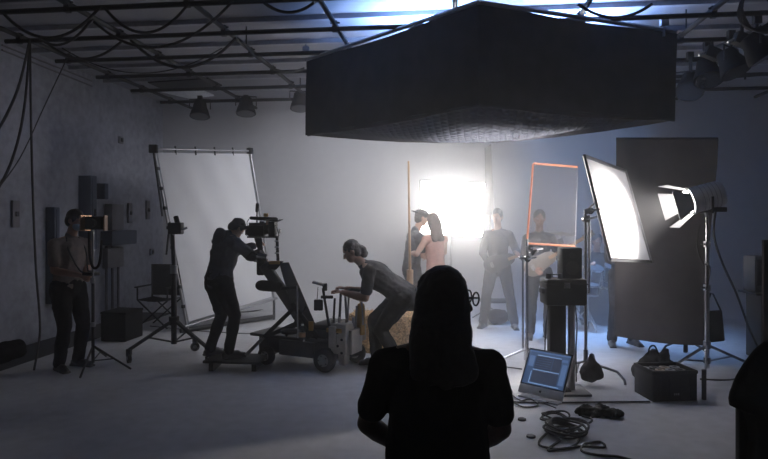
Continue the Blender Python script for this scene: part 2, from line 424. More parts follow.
tag(mb.build('cable_coil', M_rubber), 'coil of black cable hung from the pipes in the upper right corner', 'cable')
t = thing('lamp_bar', 'short slanted black bar under the upper right lamps', 'bar', V(715, 78, 7.2))
MB().cyl(V(672, 82, 7.4), V(762, 74, 7.0), .022, n=8).build('bar', M_black, t)
for px in (700, 745):
    p = V(px, 79.5, 7.25 - (px - 700) * .004); MB().cyl(p, Vector((p.x, p.y, ZP)), .012, n=8).build('hanger', M_black, t)
# small clamp fittings rising round the big box
for k, (px, py, w) in enumerate(((414, 8, 'left rim'), (560, 6, 'right rim'), (664, 24, 'right corner'), (306, 34, 'left corner'))):
    Yk = (6.6, 6.3, 5.95, 7.0)[k]; p = V(px, py, Yk)
    t = thing('box_hanger', 'steel hanger on the %s of the big overhead box' % w, 'hanger', p)
    MB().cyl(Vector((p.x, p.y, ZP + .03)), Vector((p.x, p.y, p.z - .12)), .014, n=8).build('rod', M_steel, t)
    MB().box((p.x, p.y, ZP), (.08, .06, .1)).build('clamp_jaw', M_steel, t, bevel=.008)

# ------------------------------------------------------------------ overhead box
h = 0.98
bN, bL, bR = Vector((.82, 5.20)), Vector((-.92, 7.10)), Vector((2.93, 6.02))
bF = bL + bR - bN + Vector((.1, -.1))
bx = thing('overhead_softbox', 'huge black fabric box light hanging below the ceiling', 'softbox', ((bN.x + bF.x) / 2, (bN.y + bF.y) / 2, 2.63))
corners = [bN, bR, bF, bL]
zt, zb = EYE + 1.93 * h, EYE + h
zt = min(zt, 3.53)
sk = MB(); rings = []
per = []
for i in range(4):
    p, q = corners[i], corners[(i + 1) % 4]
    for k in range(16): per.append((p.lerp(q, k / 16), k / 16.0, i))
def skirt(z, out, seed):
    r = []
    for (p, t, i) in per:
        c = (corners[0] + corners[2]) / 2; n = (p - c).normalized()
        wv = out * math.sin(PI * t) + .012 * math.sin(t * 31 + i * 2 + seed) * (1 if z < zt - .1 else .2)
        dz = -.035 * math.sin(PI * t) if z < zb + .1 else (-.05 * math.sin(PI * t) if z > zt - .05 else 0)
        r.append(Vector((p.x + n.x * wv, p.y + n.y * wv, z + dz)))
    return r
outer = [skirt(z, o_, s_) for z, o_, s_ in ((zt, 0, 0), (zt - .12, -.015, 0), ((zt + zb) / 2 + .1, -.03, 1), (zb + .25, -.02, 1.5), (zb, 0, 2))]
inner = [[p + (Vector((bx.location.x, bx.location.y, p.z)) - p).normalized() * .02 for p in r] for r in outer[::-1]]
allr = outer + inner
vr = [[sk.bm.verts.new(p) for p in r] for r in allr]
for p, q in zip(vr, vr[1:] + vr[:1]): sk._bridge(p, q)
sk.build('skirt', M_duve, bx)
mb = MB()
for i in range(4):
    p, q = corners[i], corners[(i + 1) % 4]
    mb.cyl((p.x, p.y, zt - .01), (q.x, q.y, zt - .01), .022, n=8)
mb.build('top_frame', M_steel, bx)
# bottom grid cloth (eggcrate), sagging in the middle
M_egg = mat('eggcrate_fabric', (0.06, 0.058, 0.06), 0.9, 0, 0.1, spec=.1)
def under(u, v):
    p = corners[0].lerp(corners[1], u).lerp(corners[3].lerp(corners[2], u), v)
    return Vector((p.x, p.y, zb + .03 - .17 * math.sin(PI * u) * math.sin(PI * v)))
mb = MB(); N = 26
def strip(pts, hgt):
    up = Vector((0, 0, hgt)); a = [mb.bm.verts.new(p) for p in pts]; b = [mb.bm.verts.new(p + up) for p in pts]
    for k in range(len(pts) - 1): mb.bm.faces.new((a[k], a[k + 1], b[k + 1], b[k]))
for i in range(N + 1):
    u = .022 + .956 * i / N
    strip([under(u, .022 + .956 * k / 12) for k in range(13)], .05)
    strip([under(.022 + .956 * k / 12, u) for k in range(13)], .05)
o = mb.build('eggcrate_grid', M_egg, bx, smooth=False)
# inner diffusion above the eggcrate
M_silk = sheet_mat('silk', (0.8, 0.82, 0.85), 0.6)
MB().sheet([[under(.05 + .90 * i / 10, .05 + .90 * j / 10) + Vector((0, 0, .12)) for j in range(11)] for i in range(11)], 0).build('diffusion_silk', M_silk, bx)
MB().cyl((bL.x + .02, bL.y, zb), (bN.x, bN.y + .02, zb - .0), .014, n=8).build('bottom_pipe', M_black, bx)
MB().cyl((bR.x - .02, bR.y, zb), (bN.x, bN.y + .02, zb - .0), .014, n=8).build('bottom_pipe', M_black, bx)
# lamp heads inside the box
cen = Vector(((bN.x + bF.x) / 2, (bN.y + bF.y) / 2, 0))
for k, (dx, dy) in enumerate(((-.75, .35), (.1, -.35), (.1, .7), (.85, .0))):
    MB().box((cen.x + dx, cen.y + dy, zb + .58), (.5, .3, .14)).build('lamp_head', M_blackpaint, bx, bevel=.015)

# ------------------------------------------------------------------ people
def ik(a, t, l1, l2, pole):
    d = t - a; L = min(d.length, (l1 + l2) * .995); dn = d.normalized()
    x = (l1 * l1 - l2 * l2 + L * L) / (2 * L); y = math.sqrt(max(l1 * l1 - x * x, 0))
    p = pole - dn * pole.dot(dn); p.normalize()
    return a + dn * x + p * y, a + dn * L
def hand(mb, wrist, d, palm_n, thumb_side, curl, k):
    d = d.normalized(); n = (palm_n - d * palm_n.dot(d)).normalized(); s = d.cross(n)
    if s.dot(thumb_side) < 0: s = -s
    mb.cap(wrist, wrist + d * .075 * k, .026 * k, .036 * k, side=s, flat=.5)
    for j, (off, ln) in enumerate(((.030, .070), (.010, .080), (-.010, .074), (-.029, .058))):
        b = wrist + d * .088 * k + s * off * k
        p = b; dd = d.copy()
        for q in range(3):
            ang = curl * (0.5 + .5 * q); dd = (d * math.cos(ang * (q + 1) * .8) + n * math.sin(ang * (q + 1) * .8)).normalized()
            e = p + dd * ln * k * (.45, .32, .25)[q]; mb.cap(p, e, (.0098 - .001 * q) * k, (.0092 - .001 * q) * k, n=8); p = e
    b = wrist + d * .03 * k + s * .028 * k; e = b + (d * .6 + s * .6 + n * .3).normalized() * .042 * k
    mb.cap(b, e, .013 * k, .0105 * k, n=8); mb.cap(e, e + (d * .85 + n * .45 + s * .1).normalized() * .032 * k, .0105 * k, .009 * k, n=8)

def person(label, base, heading, H=1.75, pelvis=None, lean=0, side_lean=0, headyaw=0, headpitch=0, hands=None, feet=None, elbow=None, curl=.5,
           skin=None, shirt=None, sleeve='short', trousers=None, hair='short', hairm=None, shoe=None, build=1.0, cap=None, mask=None, glasses=False,
           skirt=None, vox=.0105, knee=None, head_off=(0, 0), twist=0, shirtcrease=.008, beltgap=False, palms=None, necklen=1.0, root=None, waist=1.0):
    k = H / 1.75; base = Vector(base); hd = rad(heading)
    fw = Vector((math.sin(-hd), math.cos(hd), 0)); rt = Vector((math.cos(hd), math.sin(hd), 0)); up = Vector((0, 0, 1))
    def W(p): return base + rt * p[0] + fw * p[1] + up * p[2]
    P = W(pelvis or (0, 0, .93 * k)); l = rad(lean); sl = rad(side_lean)
    sp = (up * math.cos(l) * math.cos(sl) + fw * math.sin(l) + rt * math.sin(sl)).normalized()
    tw = rad(twist); srt = (rt * math.cos(tw) + fw * math.sin(tw)); srt = (srt - sp * srt.dot(sp)).normalized(); sfw = sp.cross(srt) * 1.0
    if sfw.dot(fw * math.cos(l) - up * math.sin(l)) < 0: sfw = -sfw
    N = P + sp * .545 * k                                   # base of neck
    wst = P + sp * .16 * k; ch = P + sp * .38 * k + sfw * .01 * k
    sh = {s: N - sp * .078 * k + srt * s * .172 * k * build for s in (-1, 1)}
    hp = rad(headpitch); hy = rad(headyaw)
    nd = (sp * .75 + up * .5).normalized() if lean < 35 else (sp * .9 + up * .25).normalized()
    hf = (fw * math.cos(hy) + rt * math.sin(hy)); hu = (up * math.cos(hp) + hf * math.sin(hp)).normalized(); hf = (hf - hu * hf.dot(hu)).normalized(); hr = hf.cross(hu)
    Hc = N + nd * .115 * k * necklen + hu * .085 * k + hf * .025 * k + rt * head_off[0] + fw * head_off[1]
    t = thing('person', label, 'person', root if root is not None else (base.x, base.y, base.z))
    skin = skin or M_skin; shirt = shirt or M_blackcloth; trousers = trousers or M_darkcloth; hairm = hairm or M_hair; shoe = shoe or M_shoe
    hip = {s: P + rt * s * .09 * k - up * .02 * k for s in (-1, 1)}
    fts = feet or ((-.12, 0, 0), (.12, 0, 0)); hds = hands or ((-.24, .05, .80 * k), (.24, .05, .80 * k))
    body, top, low, shoes = MB(), MB(), MB(), []
    body.cap(P - sp * .02 * k, wst, .135 * k * build * waist, .12 * k * build * waist, side=srt, flat=.72); body.cap(wst, ch, .12 * k * build * waist, .145 * k * build, side=srt, flat=.7)
    body.cap(ch, N - sp * .07 * k, .145 * k * build, .10 * k, side=srt, flat=.62); body.cap(sh[-1], sh[1], .052 * k, .052 * k)
    for s in (-1, 1): body.cap(N - sp * .015 * k, sh[s] + sp * .012 * k, .048 * k, .045 * k)
    body.cap(N - sp * .03 * k, Hc - hu * .05 * k, .058 * k, .05 * k)
    body.ell(Hc + hu * .02 * k - hf * .005 * k, (.074 * k, .094 * k, .098 * k), [hr, hf, hu]); body.ell(Hc - hu * .055 * k + hf * .028 * k, (.055 * k, .062 * k, .062 * k), [hr, hf, hu])
    body.cap(Hc + hf * .088 * k + hu * .01 * k, Hc + hf * .104 * k - hu * .028 * k, .009 * k, .014 * k, n=8)
    body.cap(Hc + hf * .08 * k - hu * .062 * k - hr * .018 * k, Hc + hf * .08 * k - hu * .062 * k + hr * .018 * k, .010 * k, n=8)
    for s in (-1, 1): body.ell(Hc + hr * s * .076 * k - hf * .005 * k, (.010 * k, .022 * k, .032 * k), [hr, hf, hu])
    arms = {}
    for i, s in enumerate((-1, 1)):
        tgt = W(hds[i]); pole = Vector((0, 0, -1)) + rt * s * .35 - fw * .5
        if elbow: e_ = elbow[i]; pole = rt * e_[0] + fw * e_[1] + up * e_[2]
        E, Wr = ik(sh[s], tgt, .285 * k, .255 * k, pole); arms[s] = (E, Wr); B_ = 1 + (build - 1) * .6
        body.cap(sh[s], sh[s].lerp(E, .5), .052 * k * B_, .047 * k * B_); body.cap(sh[s].lerp(E, .5), E, .047 * k * B_, .038 * k * B_)
        body.cap(E, E.lerp(Wr, .35), .039 * k * B_, .041 * k * B_); body.cap(E.lerp(Wr, .35), Wr, .040 * k * B_, .026 * k * B_)
        pn = (palms[i] if palms else None); pn = (rt * pn[0] + fw * pn[1] + up * pn[2]) if pn else (-rt * s * .6 - up * .5)
        hand(body, Wr, (Wr - E), pn, fw + up * .3 - rt * s * .2, curl, k)
    legs = {}
    for i, s in enumerate((-1, 1)):
        ft = W(fts[i]); an = ft + up * .085 * k - fw * .0
        kp = fw + rt * s * .12
        if knee: kk = knee[i]; kp = rt * kk[0] + fw * kk[1] + up * kk[2]
        K, A = ik(hip[s], an, .43 * k, .42 * k, kp); legs[s] = (K, A)
        body.cap(hip[s], K, .085 * k * build, .055 * k); body.cap(K, K.lerp(A, .35) - fw * .012, .055 * k, .058 * k); body.cap(K.lerp(A, .35) - fw * .012, A, .056 * k, .038 * k)
        fd = (fw + rt * s * .22).normalized(); body.cap(A - up * .045 * k - fd * .04, A - up * .055 * k + fd * .15 * k, .036 * k, .028 * k, side=rt, flat=.8)
        sm = MB(); sm.cap(A - up * .045 * k - fd * .05 * k, A - up * .048 * k + fd * .10 * k, .043 * k, .046 * k, side=up, flat=.95).cap(A - up * .05 * k + fd * .1 * k, A - up * .055 * k + fd * .175 * k, .046 * k, .032 * k, side=fd.cross(up), flat=.75).cap(A - up * .03 * k, A + up * .03 * k, .045 * k, .046 * k)
        sm.box(A - up * .075 * k + fd * .06 * k, (.085 * k, .29 * k, .02), ax=[fd.cross(up), fd, up]); shoes.append(sm)
    body.build('body', skin, t, remesh=vox * .8, relax=2)
    # clothes
    I = .018 * k
    top.cap(P + sp * .0 * k, wst, .142 * k * build * waist + I * .6, .125 * k * build * waist + I, side=srt, flat=.78); top.cap(wst, ch, .128 * k * build * waist + I, .148 * k * build + I * .7, side=srt, flat=.75)
    top.cap(ch, N - sp * .075 * k, .15 * k * build + I * .6, .105 * k + I * .5, side=srt, flat=.66); top.cap(sh[-1], sh[1], .052 * k + I * .6)
    for s in (-1, 1): top.cap(N - sp * .03 * k, sh[s] + sp * .010 * k, .048 * k + I * .4, .046 * k + I * .5)
    top.cap(N - sp * .04 * k, N + nd * .012 * k, .070 * k, .064 * k)
    for s in (-1, 1):
        E, Wr = arms[s]; B_ = 1 + (build - 1) * .6
        if sleeve == 'none': continue
        f_ = .72 if sleeve == 'short' else 1.0
        top.cap(sh[s], sh[s].lerp(E, f_ * .98), .052 * k * B_ + I * .55, .047 * k * B_ + I * .8)
        if sleeve == 'long': top.cap(E, E.lerp(Wr, .93), .045 * k * B_ + I * .5, .032 * k * B_ + I * .45)
    top.build('shirt', shirt, t, remesh=vox, relax=2, crease=(shirtcrease * 1.0, 11))
    if skirt is None:
        low.cap(P + sp * .05 * k, P - sp * .03 * k, .135 * k * build + I * .6, .14 * k * build + I * .5, side=rt, flat=.8)
        for s in (-1, 1):
            K, A = legs[s]; low.cap(hip[s], K, .092 * k * build + I * .7, .064 * k + I * .7); low.cap(K, A + up * .0 * k, .064 * k + I * .7, .052 * k + I * .75)
        low.build('trousers', trousers, t, remesh=vox, relax=2, crease=(.009, 9))
    else:
        rings = []
        for q in range(9):
            f_ = q / 8; c = (P + sp * .06 * k).lerp(Vector((P.x, P.y, base.z + skirt[1])), f_); rr = .13 * k + skirt[0] * f_
            rings.append([c + rt * (rr * math.cos(a) * (1 + .06 * math.sin(7 * a) * f_)) + fw * (rr * .8 * math.sin(a) * (1 + .06 * math.sin(7 * a) * f_)) for a in [2 * PI * j / 40 for j in range(40)]])
        low.ring_loft(rings); low.build('skirt', trousers, t)
    for sm in shoes: sm.build('shoe', shoe, t, remesh=vox * .8, relax=1)
    eb = []
    for s in (-1, 1): MB().ell(Hc + hf * .083 * k + hu * .018 * k + hr * s * .031 * k, (.013 * k, .008 * k, .008 * k), [hr, hf, hu], 8, 5).build('eye', mat('eye_white', (.5, .48, .46), .3), t)
    hb = MB()
    if hair in ('short', 'bun', 'tail', 'long', 'curly'):
        hb.ell(Hc + hu * .036 * k - hf * .020 * k, (.085 * k, .100 * k, .098 * k), [hr, hf, hu])
        hb.ell(Hc - hu * .01 * k - hf * .045 * k, (.080 * k, .066 * k, .085 * k), [hr, hf, hu])
    if hair == 'curly':
        for q in range(7): hb.ell(Hc - hf * (.10 + .012 * (q % 3)) * k - hu * (.0 + .016 * q) * k + hr * .02 * (q % 2 - .5), (.040 * k, .036 * k, .034 * k))
    if hair == 'bun': hb.ell(Hc - hf * .13 * k + hu * .03 * k, (.045 * k, .045 * k, .045 * k))
    if hair == 'tail':
        hb.cap(Hc - hf * .08 * k + hu * .03 * k, Hc - hf * .16 * k - hu * .02 * k, .035 * k, .04 * k); hb.cap(Hc - hf * .16 * k - hu * .02 * k, Hc - hf * .20 * k - hu * .09 * k, .042 * k, .02 * k)
    if hair == 'long':
        for s in (-1, 0, 1):
            a = Hc - hf * (.06 if s == 0 else .035) * k + hr * s * .05 * k; b = Hc - hf * (.075 if s == 0 else .055) * k - hu * .27 * k + hr * s * .072 * k
            hb.cap(a, b, .062 * k, .052 * k)
    if hair != 'none': hb.build('hair', hairm, t, remesh=.009, relax=1, crease=(.006, 30))
    if cap:
        mb = MB().ell(Hc + hu * .062 * k - hf * .01 * k, (.095 * k, .110 * k, .075 * k), [hr, hf, hu])
        mb.box(Hc + hu * .062 * k - hf * .12 * k, (.13 * k, .10 * k, .010), ax=[hr, hf, hu]); mb.build('cap', cap, t, remesh=.008, relax=1)
    if mask:
        mb = MB().ell(Hc - hu * .045 * k + hf * .055 * k, (.062 * k, .055 * k, .05 * k), [hr, hf, hu]).build('face_mask', mask, t)
    if glasses:
        mb = MB(); gl = MB()
        for s in (-1, 1):
            c = Hc + hf * .108 * k + hu * .018 * k + hr * s * .037 * k
            mb.tube([c + hr * (.030 * k * math.cos(a)) + hu * (.025 * k * math.sin(a)) for a in [2 * PI * j / 16 for j in range(16)]], .0032, 6, closed=True)
            mb.tube([c + hr * s * .03 * k + hu * .008 * k, Hc + hf * .03 * k + hu * .022 * k + hr * s * .082 * k, Hc - hf * .01 * k + hu * .01 * k + hr * s * .084 * k], .0030, 6)
        mb.tube([Hc + hf * .108 * k + hu * .022 * k - hr * .008 * k, Hc + hf * .112 * k + hu * .024 * k, Hc + hf * .108 * k + hu * .022 * k + hr * .008 * k], .003, 6)
        mb.build('glasses', M_plastic, t)
    return dict(root=t, Hc=Hc, hf=hf, hr=hr, hu=hu, N=N, sh=sh, arms=arms, P=P, sp=sp, srt=srt, sfw=sfw, fw=fw, rt=rt, W=W, k=k, hip=hip, legs=legs)

#PEOPLE
# foreground woman seen from behind
M_tee = mat('black_tee', (0.010, 0.009, 0.010), 0.95, 0, 0.2, 40, 0.3, spec=0.05)
fwm = person('person with long dark hair and glasses seen from behind, nearest the camera', (.180, 2.02, 0), -6, H=1.54, pelvis=(0, 0, .742), lean=2, necklen=.75, headyaw=70, headpitch=6, skin=mat('skin_deep', (.10, .055, .04), .6),
       hands=((-.15, .23, .79), (.13, .25, .79)), elbow=((-1.0, -.25, -1), (.75, -.25, -1)), feet=((-.13, 0, 0), (.13, 0, 0)), shirt=M_tee, hair='short', glasses=True, waist=1.25, build=1.14, vox=.009, shirtcrease=.006)
Hc, hf, hr, hu, N = (fwm[q] for q in ('Hc', 'hf', 'hr', 'hu', 'N'))
mb = MB()
bk = -fwm['fw']
for s, w_ in ((-1, .056), (-.5, .055), (0, .055), (.5, .050), (.9, .042)):
    a = Hc + hu * .02 + fwm['rt'] * (s * .036 - .012) + bk * .050; b = Hc + fwm['rt'] * (s * .066 - .008) + bk * .075 - Vector((0, 0, .14)); c = Hc + fwm['rt'] * s * .080 + bk * .095 - Vector((0, 0, .25 - .03 * abs(s)))
    mb.cap(a, b, .056, w_ * .92); mb.cap(b, c, w_ * .92, .036)
mb.ell(Hc + hu * .030 + bk * .026 - fwm['rt'] * .012, (.084, .094, .094))
mb.build('long_hair', M_hair, fwm['root'], remesh=.008, relax=2, crease=(.004, 28))
t = tag(MB().box(fwm['W']((.02, .33, .86)), (.26, .012, .19), rot=Matrix.Rotation(-.5, 3, 'X')).build('clipboard', M_plastic, bevel=.004), 'dark clipboard held in front of the long haired person nearest the camera', 'clipboard')

# man with mask, left
M_tan = mat('tan_shirt', (0.20, 0.16, 0.15), 0.9, 0, 0.1, 20, 0.2)
lm = person('person in tan shirt and face mask holding a controller, far left', G(68, 368), -118, H=1.71, lean=5, headyaw=-14, headpitch=22, skin=M_skin, hands=((-.05, .26, 1.03), (.07, .27, 1.04)),
       elbow=((-.5, -.7, -1), (.5, -.7, -1)), feet=((-.12, 0, 0), (.12, .03, 0)), shirt=M_tan, trousers=M_blackcloth, build=1.14, hair='short', mask=mat('mask_cloth', (.35, .42, .5), .8), curl=.7)
p = lm['W']((.01, .40, 1.055))
t = thing('handheld_controller', 'small dark controller in the hands of the masked person', 'controller', p)
MB().box(p, (.10, .16, .035), rot=Matrix.Rotation(rad(-118), 3, 'Z')).build('case', M_plastic, t, bevel=.008)
MB().cyl(p + Vector((0, 0, .015)), p + Vector((0, 0, .04)), .022, n=12).build('dial', M_steel, t)
mb = MB().tube(smoothpath([lm['N'] + lm['rt'] * -.07 - Vector((0, 0, .0)) + lm['fw'] * .03, lm['W']((-.10, .16, 1.30)), lm['W']((-.04, .28, 1.09)), p], 6), .008, 6)
mb.tube(smoothpath([lm['N'] + lm['rt'] * .07 + lm['fw'] * .03, lm['W']((.10, .16, 1.30)), lm['W']((.06, .29, 1.09)), p], 6), .008, 6)
mb.build('neck_strap', M_rubber, t)

# camera operator
M_hood = mat('blue_grey_hoodie', (0.042, 0.046, 0.060), 0.9, 0, 0.12, 20, 0.2)
co_base = Vector((-1.80, 6.60, .13))
op = person('person in dark hooded jacket bent to the camera viewfinder on the dolly', co_base, -50, H=1.60, pelvis=(0, -.02, .84), lean=12, headyaw=-4, headpitch=58, head_off=(0, .03), necklen=.5, hands=((-.08, .46, 1.20), (.12, .48, 1.03)), elbow=((-.8, -.1, -.8), (.8, -.1, -.9)),
       feet=((-.13, -.06, 0), (.13, .04, 0)), shirt=M_hood, sleeve='long', hair='short', cap=None, curl=.8, build=1.36, shirtcrease=.014, trousers=M_blackcloth)
N = op['N']; MB().ell(N - op['sp'] * .03 - op['sfw'] * .09, (.11, .06, .10), [op['srt'], op['sfw'], op['sp']]).build('hood', M_hood, op['root'], remesh=.01, relax=1, crease=(.008, 14))

# dolly grip bending over
gb = Vector((.06, 6.62, 0))
gr = person('person in black bending over the handles at the back of the camera dolly', gb, 90, H=1.76, pelvis=(0, -.16, .80), lean=53, headyaw=-6, headpitch=28, skin=M_skin_tan, hands=((-.17, .50, .85), (.17, .48, .85)), elbow=((-.4, -1, -.7), (.4, -1, -.7)),
       feet=((-.06, -.12, 0), (.10, .14, 0)), shirt=mat('black_shirt', (.020, .018, .018), .9, 0, .2, 20, .2, spec=.1), hair='curly', trousers=M_blackcloth, curl=1.0, build=1.26, shirtcrease=.010, palms=((0, .2, -1), (0, .2, -1)))
P = gr['P']; t = thing('tool_pouch', 'dark pouch with pale cloth on the waist of the bending person', 'pouch', P)
MB().box(P + gr['rt'] * -.0 - gr['fw'] * .19 + Vector((0, 0, -.07)), (.13, .10, .2)).build('bag', M_darkcloth, t, bevel=.02)
MB().ell(P - gr['fw'] * .17 + Vector((0, -.08, .06)), (.06, .04, .05)).build('rag', mat('white_rag', (.45, .47, .52), .9), t)

# couple in front of the lit panel
M_navy = mat('dark_blue_shirt', (0.035, 0.037, 0.05), 0.9, 0, .1, 20, .2)
M_fadeskin = mat('fair_skin', (0.55, 0.33, 0.24), .55)
man = person('person in black shirt and cap with one arm round the person in pink', (.40, 8.78, 0), -72, H=1.74, lean=7, headyaw=4, headpitch=16, hands=((-.08, .36, 1.20), (.10, .32, 1.06)), elbow=((-.3, -.2, -1), (.3, -.2, -1)), shirt=M_navy, hair='short', cap=M_blackcloth, curl=.5, skin=M_fadeskin, head_off=(0, .04), build=1.1)
M_pink = mat('pink_dress', (0.62, 0.33, 0.26), 0.8, 0, .06, 20)
wo = person('person with long brown hair in a pink top seen from behind', (.73, 8.50, 0), 34, H=1.68, lean=2, headyaw=-10, headpitch=10, hands=((-.26, .20, 1.15), (.10, .30, 1.10)), elbow=((-.8, -.4, -.7), (1, 0, -.5)), shirt=M_pink, sleeve='none', trousers=M_pink, skirt=(.13, .25), hair='long', hairm=mat('brown_hair', (0.10, 0.055, 0.04), .6, 0, .2, 50), skin=M_fadeskin)

# musicians in the haze
M_suit = mat('charcoal_shirt', (0.03, 0.03, 0.035), .9)
bs = person('person playing a bass guitar in the haze right of the lit panel', (1.72, 9.05, 0), 166, H=1.75, lean=3, headyaw=10, headpitch=18, hands=((-.30, .27, 1.14), (.12, .26, .98)), elbow=((-.4, -.1, -1), (.6, -.3, -1)), feet=((-.24, 0, 0), (.22, .0, 0)), shirt=M_suit, sleeve='long', hair='short', curl=.8)
sx = person('person with a pale guitar behind the orange framed net', (2.13, 8.25, 0), 176, H=1.72, lean=2, headyaw=6, headpitch=12, hands=((-.26, .26, 1.14), (.10, .26, .98)), elbow=((-.4, -.1, -1), (.6, -.3, -1)), shirt=M_suit, sleeve='long', hair='short', curl=.8)
fl_ = person('person of whom only dark shoes and trouser legs show below the black flag', (3.12, 7.85, 0), 178, H=1.74, lean=0, shirt=M_suit, sleeve='long', hands=((-.08, .24, 1.05), (.08, .25, 1.02)), feet=((-.13, 0, 0), (.16, .06, 0)))
def guitar(label, c, neckdir, n, body, s=1.0):
    nd = Vector(neckdir).normalized(); n = Vector(n).normalized(); y = n.cross(nd)
    t = thing('electric_guitar', label, 'guitar', c); c = Vector(c)
    out = []
    for k in range(28):
        a = 2 * PI * k / 28; r = .17 + .035 * math.cos(2 * a) + .02 * math.cos(3 * a)
        out.append(c + nd * (r * 1.15 * math.cos(a)) + y * (r * .85 * math.sin(a)))
    MB().ring_loft([[p - n * .02 for p in out], [p + n * .02 for p in out]]).build('body', body, t, bevel=.006)
    MB().beam(c + nd * .15 + n * .025, c + nd * .82 * s + n * .03, .045, .02, y).build('neck', M_wood, t)
    MB().beam(c + nd * .80 * s + n * .028, c + nd * .98 * s + n * .02, .075, .018, y).build('headstock', body, t)
    MB().box(c - nd * .1 + n * .028, (.05, .08, .012), ax=[nd, y, n]).build('bridge', M_chrome, t)
guitar('dark bass guitar held by the person in the haze', (1.66, 8.74, 1.0), (.94, -.05, .33), (0, -1, .1), M_blackpaint)
guitar('pale electric guitar held by the person behind the net', (2.06, 7.99, 1.04), (.86, .0, .5), (0, -1, .1), mat('pale_guitar', (.28, .24, .2), .35), .85)

# ------------------------------------------------------------------ lit panel facing the camera
M_glow = mat('lit_diffuser', (.9, .9, .9), .8, emit=(1.0, .955, .90), estr=20.0)
pc = V(452, 209, 9.85)
t = thing('studio_light', 'brilliant square light panel shining at the camera behind the couple', 'light panel', (pc.x, pc.y + .1, 0))
pw, ph = 1.05, .87; PX = Matrix.Rotation(rad(2), 3, 'Z') @ Matrix.Rotation(rad(2.5), 3, 'Y')
MB().box(pc, (pw, .012, ph), rot=PX).build('diffuser', M_glow, t, smooth=False)
MB().box(pc + Vector((0, .06, 0)), (pw + .05, .10, ph + .05), rot=PX).build('housing', M_blackpaint, t, bevel=.01)
MB().cyl((pc.x, pc.y + .16, 0.55), (pc.x, pc.y + .16, pc.z), .02).build('pole', M_steel, t)
for a in (20, 140, 260): MB().cyl((pc.x, pc.y + .16, .62), (pc.x + .26 * math.cos(rad(a)), pc.y + .16 + .26 * math.sin(rad(a)), .02), .013, n=8).build('leg', M_steel, t)

# ------------------------------------------------------------------ generic stands
def cstand_base(t, c, r=.42, a0=30, m=M_chrome, hub=.22, foot=.03, angles=None, split=False):
    c = Vector((c[0], c[1], 0))
    MB().cyl(c + Vector((0, 0, .06)), c + Vector((0, 0, hub + .12)), .022, n=10).build('hub', m, t)
    for a in (angles or (a0, a0 + 120, a0 + 240)):
        d = Vector((math.cos(rad(a)), math.sin(rad(a)), 0))
        MB().tube([c + d * .02 + Vector((0, 0, hub)), c + d * (r * .82) + Vector((0, 0, hub * .62)), c + d * r + Vector((0, 0, foot + .03)), c + d * (r + .01) + Vector((0, 0, foot * .45))], .0135, 8).build('leg', m, t)
def knuckle(t, p, m=M_chrome, s=1.0):
    p = Vector(p); MB().cyl(p - Vector((0, .03 * s, 0)), p + Vector((0, .03 * s, 0)), .035 * s).cyl(p + Vector((0, -.05 * s, 0)), p + Vector((.09 * s, -.05 * s, .02)), .010 * s, n=8).build('knuckle', m, t)
def sandbag(label, p, w, hgt, m=M_duve, rz=0):
    p = Vector(p); mb = MB()
    mb.cap(p + Vector((-w * .06, 0, hgt * .34)), p + Vector((0, 0, hgt * .82)), w * .40, w * .12, flat=.62).cap(p + Vector((w * .12, 0, hgt * .26)), p + Vector((w * .02, 0, hgt * .6)), w * .34, w * .22, flat=.6).cap(p + Vector((-w * .05, 0, hgt * .9)), p + Vector((w * .05, 0, hgt * .9)), w * .06)
    return tag(mb.build('sandbag', m, remesh=.012, relax=2, crease=(.012, 12)), label, 'sandbag')

# white sheet frame, left
BL, TL, BR_, TR = V(187, 326, 8.6), V(154, 149, 8.6), V(274, 299, 9.75), V(250, 151, 9.75)
t = thing('sheet_frame', 'tall leaning pipe frame stretching a white diffusion sheet', 'diffusion frame', (BL.x, BL.y, 0))
fr = lambda u, v: BL.lerp(BR_, u).lerp(TL.lerp(TR, u), v)
nrm = (BR_ - BL).cross(TL - BL).normalized()
grid = [[fr(.025 + .95 * i / 22, .02 + .96 * j / 30) + nrm * (.012 * math.sin(i * .9 + j * .35) * math.sin(PI * i / 22) + .006 * noise.noise(Vector((i * .5, j * .5, 0)))) for j in range(31)] for i in range(23)]
M_sheet = sheet_mat('white_sheet', (0.82, 0.82, 0.85), 0.25)
MB().sheet(grid).build('white_sheet', M_sheet, t)
for a, b in ((BL, TL), (BR_, TR), (TL, TR), (BL, BR_)):
    MB().cyl(a - (b - a).normalized() * .06, b + (b - a).normalized() * .06, .019, n=10).build('frame_pipe', M_steel, t)
for k in range(1, 5):
    p = fr(k / 5, 1); q = fr(k / 5, .98); MB().cyl(p + Vector((0, 0, .05)), q - Vector((0, 0, .03)), .014, n=8).build('tie', M_black, t)
for k in range(1, 9):
    p = fr(0, k / 9); MB().box(p, (.05, .05, .05), rot=Matrix.Rotation(.5 * k, 3, 'Z')).build('tie', M_black, t, bevel=.008)
MB().box(TL + Vector((0, -.02, 0)), (.12, .07, .12)).build('corner_clamp', M_black, t, bevel=.01); MB().box(TR, (.1, .07, .1)).build('corner_clamp', M_black, t, bevel=.01)
MB().cyl(TL + Vector((.0, -.04, .02)), fr(0, .62) + Vector((-.03, -.08, 0)), .015, n=8).build('side_pipe', M_black, t)
a, b = G(180, 334, .06), G(246, 311, .06)
MB().cyl(BL + Vector((0, 0, 0)), (BL.x, BL.y, .0), .02).build('frame_leg', M_black, t); MB().cyl(BR_, (BR_.x, BR_.y, 0), .02).build('frame_leg', M_black, t)
MB().cyl((BL.x - .08, BL.y - .04, .04), (BR_.x, BR_.y, .05), .035, n=10).build('foot_pipe', M_black, t)

